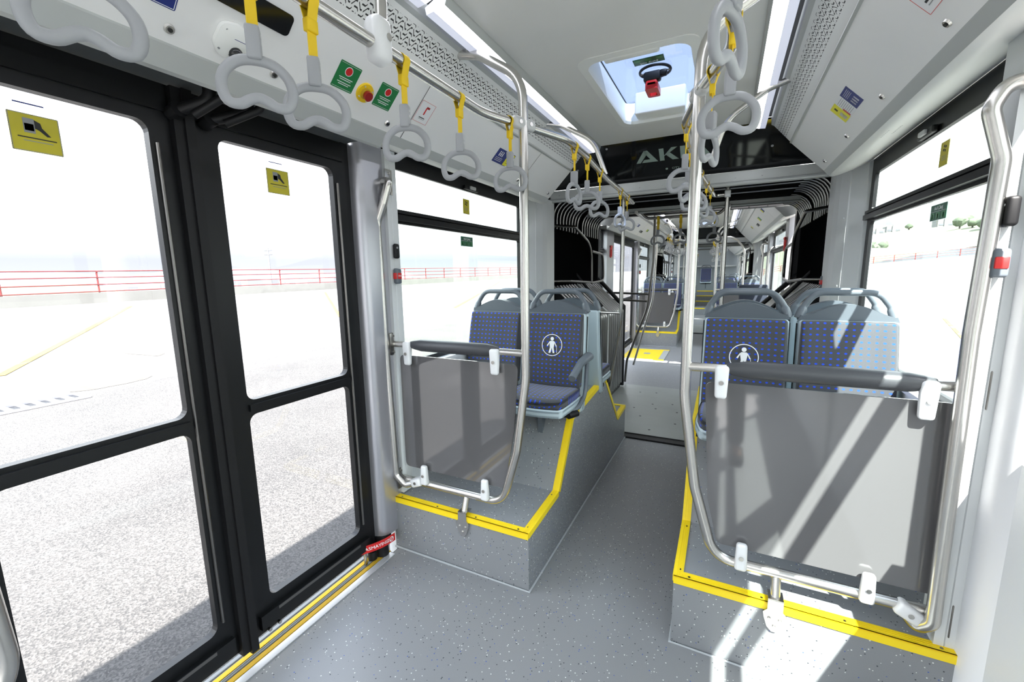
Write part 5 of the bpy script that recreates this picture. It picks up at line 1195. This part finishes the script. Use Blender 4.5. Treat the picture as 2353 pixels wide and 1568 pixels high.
# stains and puddle-like patches on the concrete
rs = random.Random(3)
pmat = pm('dark_patch', (0.065, 0.057, 0.047), 0.9, var=0.3, vscale=6)
def blob(cx, cy, rx, ry, name, label, mat):
    n = 40; ph = [rs.random() * 6 for _ in range(4)]
    pts = [(cx + rx * math.cos(2 * PI * i / n) * (1 + 0.12 * math.sin(3 * 2 * PI * i / n + ph[0]) + 0.07 * math.sin(7 * 2 * PI * i / n + ph[1])), cy + ry * math.sin(2 * PI * i / n) * (1 + 0.1 * math.sin(4 * 2 * PI * i / n + ph[2]))) for i in range(n)]
    mb = MB(); mb.add([(x, y, gz(x, y) + 0.006) for (x, y) in pts], [list(range(n))]); o = mb.build(name, mat, smooth=False, recalc=False); tag(o, label, 'stain'); return o
blob(-13.0, 5.2, 0.75, 0.33, 'ground_stain', 'oval brown stain on the pale concrete seen through the left door leaf', pmat)
blob(-10.3, 3.6, 0.22, 0.6, 'ground_stain', 'damp brown stain beyond the end of the drain grate', pmat)
# yellow parking lines
def line(name, label, pts, w=0.12):
    mb = MB(); n = 24; vs = []
    a, b = Vector((*pts[0], 0)), Vector((*pts[1], 0)); d = (b - a).normalized(); s_ = Vector((-d.y, d.x, 0)) * w / 2
    for i in range(n + 1):
        p = a.lerp(b, i / n)
        for q in (p + s_, p - s_): vs.append((q.x, q.y, gz(q.x, q.y) + 0.012))
    mb.add(vs, [[2 * i, 2 * i + 1, 2 * i + 3, 2 * i + 2] for i in range(n)]); tag(mb.build(name, 'linep', smooth=False, recalc=False), label, 'road line', 'yellow painted lines of the yard')
line('painted_line', 'yellow painted line running to the parapet, seen through left door leaf', [(-12.5, 2.7), (-23.0, 9.0)], 0.15)
line('painted_line', 'yellow painted line seen through the right door leaf', [(-14.4, 12.6), (-23.5, 19.5)], 0.15)
line('painted_line', 'yellow painted line on the yard outside the left window', [(-13.0, 19.0), (-23.5, 44.0)], 0.2)
for i in range(4): line('painted_line', '%s yellow painted line outside the right window, counted from the bus' % ORD[i], [(4.2 + 0.3 * i + 1.5 * i, 9.5 + 3.2 * i), (7.6 + 5.0 * i, 22.0 + 2 * i)], 0.10)
# parapet and red rails on the left
def zwall(y): return gz(-25, y)
ws_ = [-40 + 4 * i for i in range(36)]
mb = MB()
vs = []
for y in ws_: vs += [(-25.0, y, zwall(y) - 0.3), (-25.0, y, zwall(y) + 0.46), (-25.35, y, zwall(y) + 0.46), (-25.35, y, zwall(y) - 3)]
mb.add(vs, [[4 * i + j, 4 * i + (j + 1) % 4, 4 * i + 4 + (j + 1) % 4, 4 * i + 4 + j] for i in range(len(ws_) - 1) for j in range(4)])
tag(mb.build('parapet', 'wallc', smooth=False), 'low pale concrete parapet along the far left edge of the yard', 'wall')
t = root('railing', 'long red tubular railing on the low concrete parapet at the left', 'railing', (-25.15, 10, 1.0))
posts = [5.9 + 2.93 * i for i in range(-7, 28)]
for z in (0.05, 0.36, 0.67, 0.95):
    mb = MB(); mb.tube([(-25.15, y, zwall(y) + 0.46 + z) for y in (posts[0], posts[7], posts[14], posts[-1])], 0.026, 8); mb.build('rail', 'railred', t)
for y in posts:
    mb = MB(); mb.tube([(-25.18, y, zwall(y) + 0.44), (-25.18, y, zwall(y) + 1.33), (-25.10, y - 0.0, zwall(y) + 1.41)], 0.035, 8); mb.build('post', 'railred', t)
t = root('railing', 'distant red railing along the raised yard edge beyond the right window', 'railing', (25, 80, 2.5))
for z in (0.3, 0.62, 0.95):
    mb = MB(); mb.tube([(x, 80, gz(x, 80) + z) for x in (0, 12, 18, 30, 58)], 0.04, 6); mb.build('rail', 'railred', t)
for i in range(24):
    x = 3 + 2.3 * i; mb = MB(); mb.tube([(x, 80, gz(x, 80) - 0.1), (x, 80, gz(x, 80) + 0.97)], 0.05, 6); mb.build('post', 'railred', t)
mb = MB(); mb.tube([(-24.8, 27.8, 0.8), (-24.8, 27.8, 1.75)], 0.12, 10, rs=[0.14, 0.09]); mb.cyl((-24.8, 27.8, 1.25), (0, 0, 1), 0.17, 0.12, 10); mb.cyl((-24.8, 27.8, 0.82), (0, 0, 1), 0.28, 0.06, 12); tag(mb.build('traffic_bollard', 'orange'), 'orange traffic bollard by the parapet, seen beside the left pillar', 'bollard')
mb = MB(); mb.tube([(-60, 40.5, -3), (-60, 40.5, 6.0)], 0.12, 8, rs=[0.16, 0.08]); mb.tube([(-60.9, 40.5, 5.6), (-59.1, 40.5, 5.6)], 0.07, 6); mb.tube([(-60.9, 40.5, 5.0), (-59.1, 40.5, 5.0)], 0.07, 6); tag(mb.build('lamp_mast', 'bld'), 'thin pale lamp mast beyond the railing, seen through the right door leaf', 'mast')
# far plain, mound and mountains on the left
o = grid_mesh([-3500, -1500, -700, -300, -120, -60, -26.5], [-2500, -800, -300, -100, 0, 100, 300, 800, 2500, 5000], lambda x, y: -6 - (abs(x) / 3500) * 30, 'ground_plain', 'nhill', smooth=False); o['kind'] = 'structure'
def ridge(name, label, cx, cy, ang, L, hfun, mat, base, depth, cat='hill', n=60):
    mb = MB(); vs = []
    ca, sa = math.cos(ang), math.sin(ang)
    for i in range(n + 1):
        u = (i / n - 0.5) * L; h = hfun(i / n)
        for (dd, z) in ((-depth, base), (-depth * 0.5, base + (h - base) * 0.62), (0, h), (depth, base)):
            vs.append((cx + u * ca - dd * sa, cy + u * sa + dd * ca, z))
    mb.add(vs, [[4 * i + j, 4 * i + j + 1, 4 * i + 5 + j, 4 * i + 4 + j] for i in range(n) for j in range(3)]); o = mb.build(name, mat, recalc=True); tag(o, label, cat); return o
ridge('mountain_ridge', 'hazy lavender mountain ridge on the horizon at the left', -2200, 900, PI / 2, 3600, lambda u: 40 + 42 * max(0, math.sin(u * 7.1 + 0.9)) ** 1.3 + 14 * math.sin(u * 23) + 5 * math.sin(u * 61), 'mount', -30, 300, 'mountain')
ridge('green_mound', 'small green mound behind the red railing at the left', -130, 37, PI / 2, 46, lambda u: -3 + 4.6 * math.sin(PI * u) ** 1.5, 'grass', -6, 14)
mb = MB()
for i in range(420):
    y = -100 + rs.random() * 2400; x = -(350 + rs.random() * 900); w = 4 + rs.random() * 12; h = 3 + rs.random() * 9; z = -6 - abs(x) / 3500 * 30
    mb.box(x, x + w, y, y + w * 1.3, z, z + h)
o = mb.build('distant_town', 'bld', smooth=False); tag(o, 'hazy pale distant town spread below the horizon beyond the railing', 'town'); o['kind'] = 'stuff'
# hillside on the right with blocks of flats and trees
o = grid_mesh([-60 + 12 * i for i in range(26)], [81, 95, 110, 130, 150, 175, 200, 230, 270], lambda x, y: max(-0.5, gz(max(0, min(58, x)), 80) + 0.055 * (y - 81) * (0.5 + min(1, max(0, x / 60))) + 1.6 * math.sin(x * 0.11 + y * 0.05)) if x > 8 else -3.0, 'ground_hillside', 'grass'); o['kind'] = 'structure'
rs = random.Random(11)
for i in range(7):
    x = 47 + 6.2 * i; y = 205 + (i % 3) * 6; z = 10.5 + 0.25 * i; h = (5.5, 6.5, 5.0, 7.0, 6.0, 4.5, 5.0)[i]
    t = root('apartment_block', '%s pale apartment block from the left on the hill outside the right window' % ORD[i], 'building', (x, y, z), 'apartment blocks on the hill')
    mb = MB(); mb.box(x, x + 4.2, y, y + 5, z - 3, z + h); mb.box(x + 1.6, x + 2.6, y - 0.3, y + 0.1, z, z + h + 0.5); mb.build('walls', 'bld', t, smooth=False)
    for q in range(3):
        mb = MB(); mb.box(x + 0.3, x + 3.9, y - 0.08, y + 0.02, z + 0.9 + q * h / 3.4, z + 1.5 + q * h / 3.4); mb.build('window_band', 'bldd', t, smooth=False)
def hill_z(x, y): return max(-0.5, gz(max(0, min(58, x)), 80) + 0.055 * (y - 81) * (0.5 + min(1, max(0, x / 60))) + 1.6 * math.sin(x * 0.11 + y * 0.05))
for i in range(22):
    x = 26 + rs.random() * 60; y = 105 + rs.random() * 85; r = 0.6 + rs.random() * 0.8; z = hill_z(x, y)
    t = root('tree', 'small round green tree on the hillside outside the right window', 'tree', (x, y, z), 'trees scattered on the hillside')
    mb = MB(); mb.ball((x, y, z + r * 1.0), r, sz=0.9, n=6); mb.v = [(a + 0.2 * r * math.sin(5 * b_ + c_ * 3), b_ + 0.2 * r * math.sin(4 * a), c_ + 0.15 * r * math.sin(3 * a + 2 * b_)) for (a, b_, c_) in mb.v]; mb.build('crown', 'tree', t)
    mb = MB(); mb.tube([(x, y, z - 0.5), (x, y, z + r * 0.5)], 0.18, 6); mb.build('trunk', 'hair', t)

# =================================================================== photographer, seen mirrored in the smoked panels
def skin_graph(name, verts, edges, mat, parent, rootv=0, sub=2):
    me = bpy.data.meshes.new(name); me.from_pydata([v[0] for v in verts], edges, []); o = bpy.data.objects.new(name, me); COL.objects.link(o)
    m = o.modifiers.new('skin', 'SKIN'); m.use_smooth_shade = True
    for i, v in enumerate(verts):
        r = v[1]; me.skin_vertices[0].data[i].radius = (r, r) if not isinstance(r, tuple) else r
    me.skin_vertices[0].data[rootv].use_root = True
    s_ = o.modifiers.new('sub', 'SUBSURF'); s_.levels = sub; s_.render_levels = sub
    dg = bpy.context.evaluated_depsgraph_get(); bpy.context.view_layer.update(); ev = o.evaluated_get(dg); nm = bpy.data.meshes.new_from_object(ev); bpy.data.objects.remove(o)
    nm.name = name; nm.materials.clear(); nm.materials.append(M[mat]); nm.shade_smooth()
    o = bpy.data.objects.new(name, nm); COL.objects.link(o); o.parent = parent
    if parent: o.matrix_parent_inverse = wm(parent).inverted()
    return o
bx, by = 0.02, -0.36
body_v = [((bx, by, 0.98), (0.15, 0.11)), ((bx, by, 1.12), (0.14, 0.10)), ((bx, by + 0.01, 1.30), (0.16, 0.11)), ((bx, by + 0.01, 1.42), (0.12, 0.09)), ((bx, by + 0.03, 1.52), 0.052), ((bx, by + 0.05, 1.60), 0.075), ((bx, by + 0.06, 1.70), 0.090), ((bx, by + 0.05, 1.765), 0.06),
          ((bx - 0.09, by, 0.90), 0.088), ((bx - 0.10, by + 0.02, 0.50), 0.055), ((bx - 0.11, by - 0.01, 0.10), 0.036), ((bx - 0.12, by + 0.13, 0.04), 0.036),
          ((bx + 0.09, by, 0.90), 0.088), ((bx + 0.11, by + 0.05, 0.50), 0.055), ((bx + 0.13, by - 0.02, 0.10), 0.036), ((bx + 0.15, by + 0.12, 0.04), 0.036),
          ((bx - 0.18, by, 1.42), 0.058), ((bx - 0.24, by + 0.06, 1.22), 0.043), ((bx - 0.11, by + 0.20, 1.46), 0.030), ((bx - 0.085, by + 0.235, 1.52), 0.026),
          ((bx + 0.18, by, 1.42), 0.058), ((bx + 0.24, by + 0.06, 1.22), 0.043), ((bx + 0.09, by + 0.20, 1.46), 0.030), ((bx + 0.065, by + 0.235, 1.52), 0.026)]
body_e = [(0, 1), (1, 2), (2, 3), (3, 4), (4, 5), (5, 6), (6, 7), (0, 8), (8, 9), (9, 10), (10, 11), (0, 12), (12, 13), (13, 14), (14, 15), (3, 16), (16, 17), (17, 18), (18, 19), (3, 20), (20, 21), (21, 22), (22, 23)]
for hx, sgn in ((bx - 0.085, -1), (bx + 0.065, 1)):
    w_ = 19 if sgn < 0 else 23
    for k_ in range(4):
        n0 = len(body_v); z0 = 1.535 + 0.018 * k_; L_ = (0.032, 0.038, 0.036, 0.028)[k_]
        body_v += [((hx + sgn * 0.010, by + 0.262, z0), 0.0095), ((hx - sgn * 0.006, by + 0.262 + L_ * 0.6, z0 + 0.004), 0.0085), ((hx - sgn * 0.026, by + 0.255 + L_ * 0.6, z0 + 0.004), 0.0075)]; body_e += [(w_, n0), (n0, n0 + 1), (n0 + 1, n0 + 2)]
    n0 = len(body_v); body_v += [((hx - sgn * 0.018, by + 0.225, 1.555), 0.011), ((hx - sgn * 0.03, by + 0.235, 1.585), 0.009)]; body_e += [(w_, n0), (n0, n0 + 1)]
t = root('person', 'standing person in dark clothes with a camera, mirrored in the smoked panel', 'person', (bx, by, 0))
skin_graph('body', body_v, body_e, 'skin', t)
tv = [((bx, by, 0.99), (0.165, 0.125)), ((bx - 0.095, by, 0.88), 0.105), ((bx - 0.10, by + 0.02, 0.50), 0.078), ((bx - 0.11, by - 0.01, 0.09), 0.070), ((bx + 0.095, by, 0.88), 0.105), ((bx + 0.11, by + 0.05, 0.50), 0.078), ((bx + 0.13, by - 0.02, 0.09), 0.070)]
skin_graph('trousers', tv, [(0, 1), (1, 2), (2, 3), (0, 4), (4, 5), (5, 6)], 'trous', t)
sv = [((bx, by, 0.97), (0.175, 0.13)), ((bx, by, 1.14), (0.165, 0.12)), ((bx, by + 0.01, 1.32), (0.18, 0.125)), ((bx, by + 0.01, 1.45), (0.10, 0.08)), ((bx - 0.18, by, 1.42), 0.072), ((bx - 0.24, by + 0.06, 1.22), 0.056), ((bx - 0.13, by + 0.17, 1.43), 0.042), ((bx + 0.18, by, 1.42), 0.072), ((bx + 0.24, by + 0.06, 1.22), 0.056), ((bx + 0.11, by + 0.17, 1.43), 0.042)]
skin_graph('shirt', sv, [(0, 1), (1, 2), (2, 3), (3, 4), (4, 5), (5, 6), (3, 7), (7, 8), (8, 9)], 'shirt', t)
for s_ in (-1, 1):
    mb = MB(); cx = bx + (-0.115 if s_ < 0 else 0.142); mb.rbox(cx - 0.05, cx + 0.05, by - 0.09, by + 0.19, 0.0, 0.085, 0.035, 4, 4, lambda c_: (c_.x, c_.y, c_.z * (1.0 if c_.y < by + 0.04 else 0.75))); mb.build('shoe', 'ink', t)
mb = MB(); mb.ball((bx, by + 0.035, 1.735), 0.105, sx=0.86, sy=0.98, sz=0.92); mb.v = [v for v in mb.v]; mb.build('hair', 'hair', t)
mb = MB(); mb.ball((bx, by + 0.165, 1.66), 0.015, sx=0.8, sz=1.3); mb.build('nose', 'skin', t)
for s_ in (-1, 1):
    mb = MB(); mb.ball((bx + s_ * 0.032, by + 0.146, 1.685), 0.012, n=6); mb.build('eye', 'clip', t)
    mb = MB(); mb.ball((bx + s_ * 0.092, by + 0.06, 1.665), 0.026, sx=0.35, sy=0.7, sz=1.2); mb.build('ear', 'skin', t)
mb = MB(); mb.tube([(bx - 0.02, by + 0.147, 1.618), (bx, by + 0.152, 1.615), (bx + 0.02, by + 0.147, 1.618)], 0.006, 8); mb.build('mouth', 'redd', t)
t = root('hand_camera', 'black camera held up by the standing person', 'camera', (0, -0.1, 1.6))
mb = MB(); mb.rbox(-0.065, 0.065, -0.14, -0.085, 1.545, 1.635, 0.012, 3); mb.rbox(-0.025, 0.025, -0.135, -0.09, 1.63, 1.660, 0.010, 3); mb.build('camera_body', 'ink', t)
mb = MB(); mb.tube([(0, -0.088, 1.588), (0, -0.035, 1.588)], 0.034, 20, rs=[0.032, 0.038]); mb.build('lens', 'lens', t)
if STRAP.get('label') == 'x': bpy.data.objects.remove(STRAP)
# steel grab pole beside the left end of the entrance, only its bow reaches into view
t = root('grab_pole', 'steel grab pole cut by the left picture edge beside the left door leaf', 'grab pole', (-1.66, 0.24, 0.4), 'bent steel grab poles')
mb = MB(); mb.tube(fillet([(-1.66, 0.13, 2.0), (-1.60, 0.20, 1.9), (-1.60, 0.24, 1.2), (-1.59, 0.262, 0.62), (-1.60, 0.22, 0.53), (-1.66, 0.13, 0.50)], [0.06, 0.3, 0.3, 0.06, 0.04], 7), RT, 14); mb.build('tube', 'steel', t)

# stickers on the coves of the second section
CV = [('yellow and blue notice high on the right cove beyond the bellows', 1, -1.0, 0.09, 0.20, 0.06, 'blue', 'ylab'), ('green and yellow notice on the right cove beyond the bellows', 1, -0.2, 0.13, 0.22, 0.07, 'green', 'ylab'),
      ('black arrow notice on the right cove beyond the bellows', 1, 0.45, 0.17, 0.30, 0.05, 'ink', 'grey'), ('small yellow notice, farthest on the right cove of second section', 1, 1.3, 0.12, 0.18, 0.05, 'ylab', 'blue'),
      ('dark blue notice on the left cove beyond the bellows', -1, -0.3, 0.12, 0.24, 0.05, 'blue', 'white'), ('black arrow notice on the left cove beyond the bellows', -1, 0.3, 0.19, 0.28, 0.045, 'ink', 'grey'), ('green and yellow notice on the left cove beyond the bellows', -1, 0.75, 0.12, 0.2, 0.05, 'green', 'ylab')]
for (lb, sd, y, sc_, w, h, m1, m2_) in CV:
    c = CP(sd, y, sc_, w, h, 'sticker', lb, m1, group='notices on the coves of the second section')
    c.rect(-w / 2 + 0.004, -w / 2 + w * 0.42, -h / 2 + 0.004, h / 2 - 0.004, m2_, 'second_field'); c.o.matrix_basis = M2
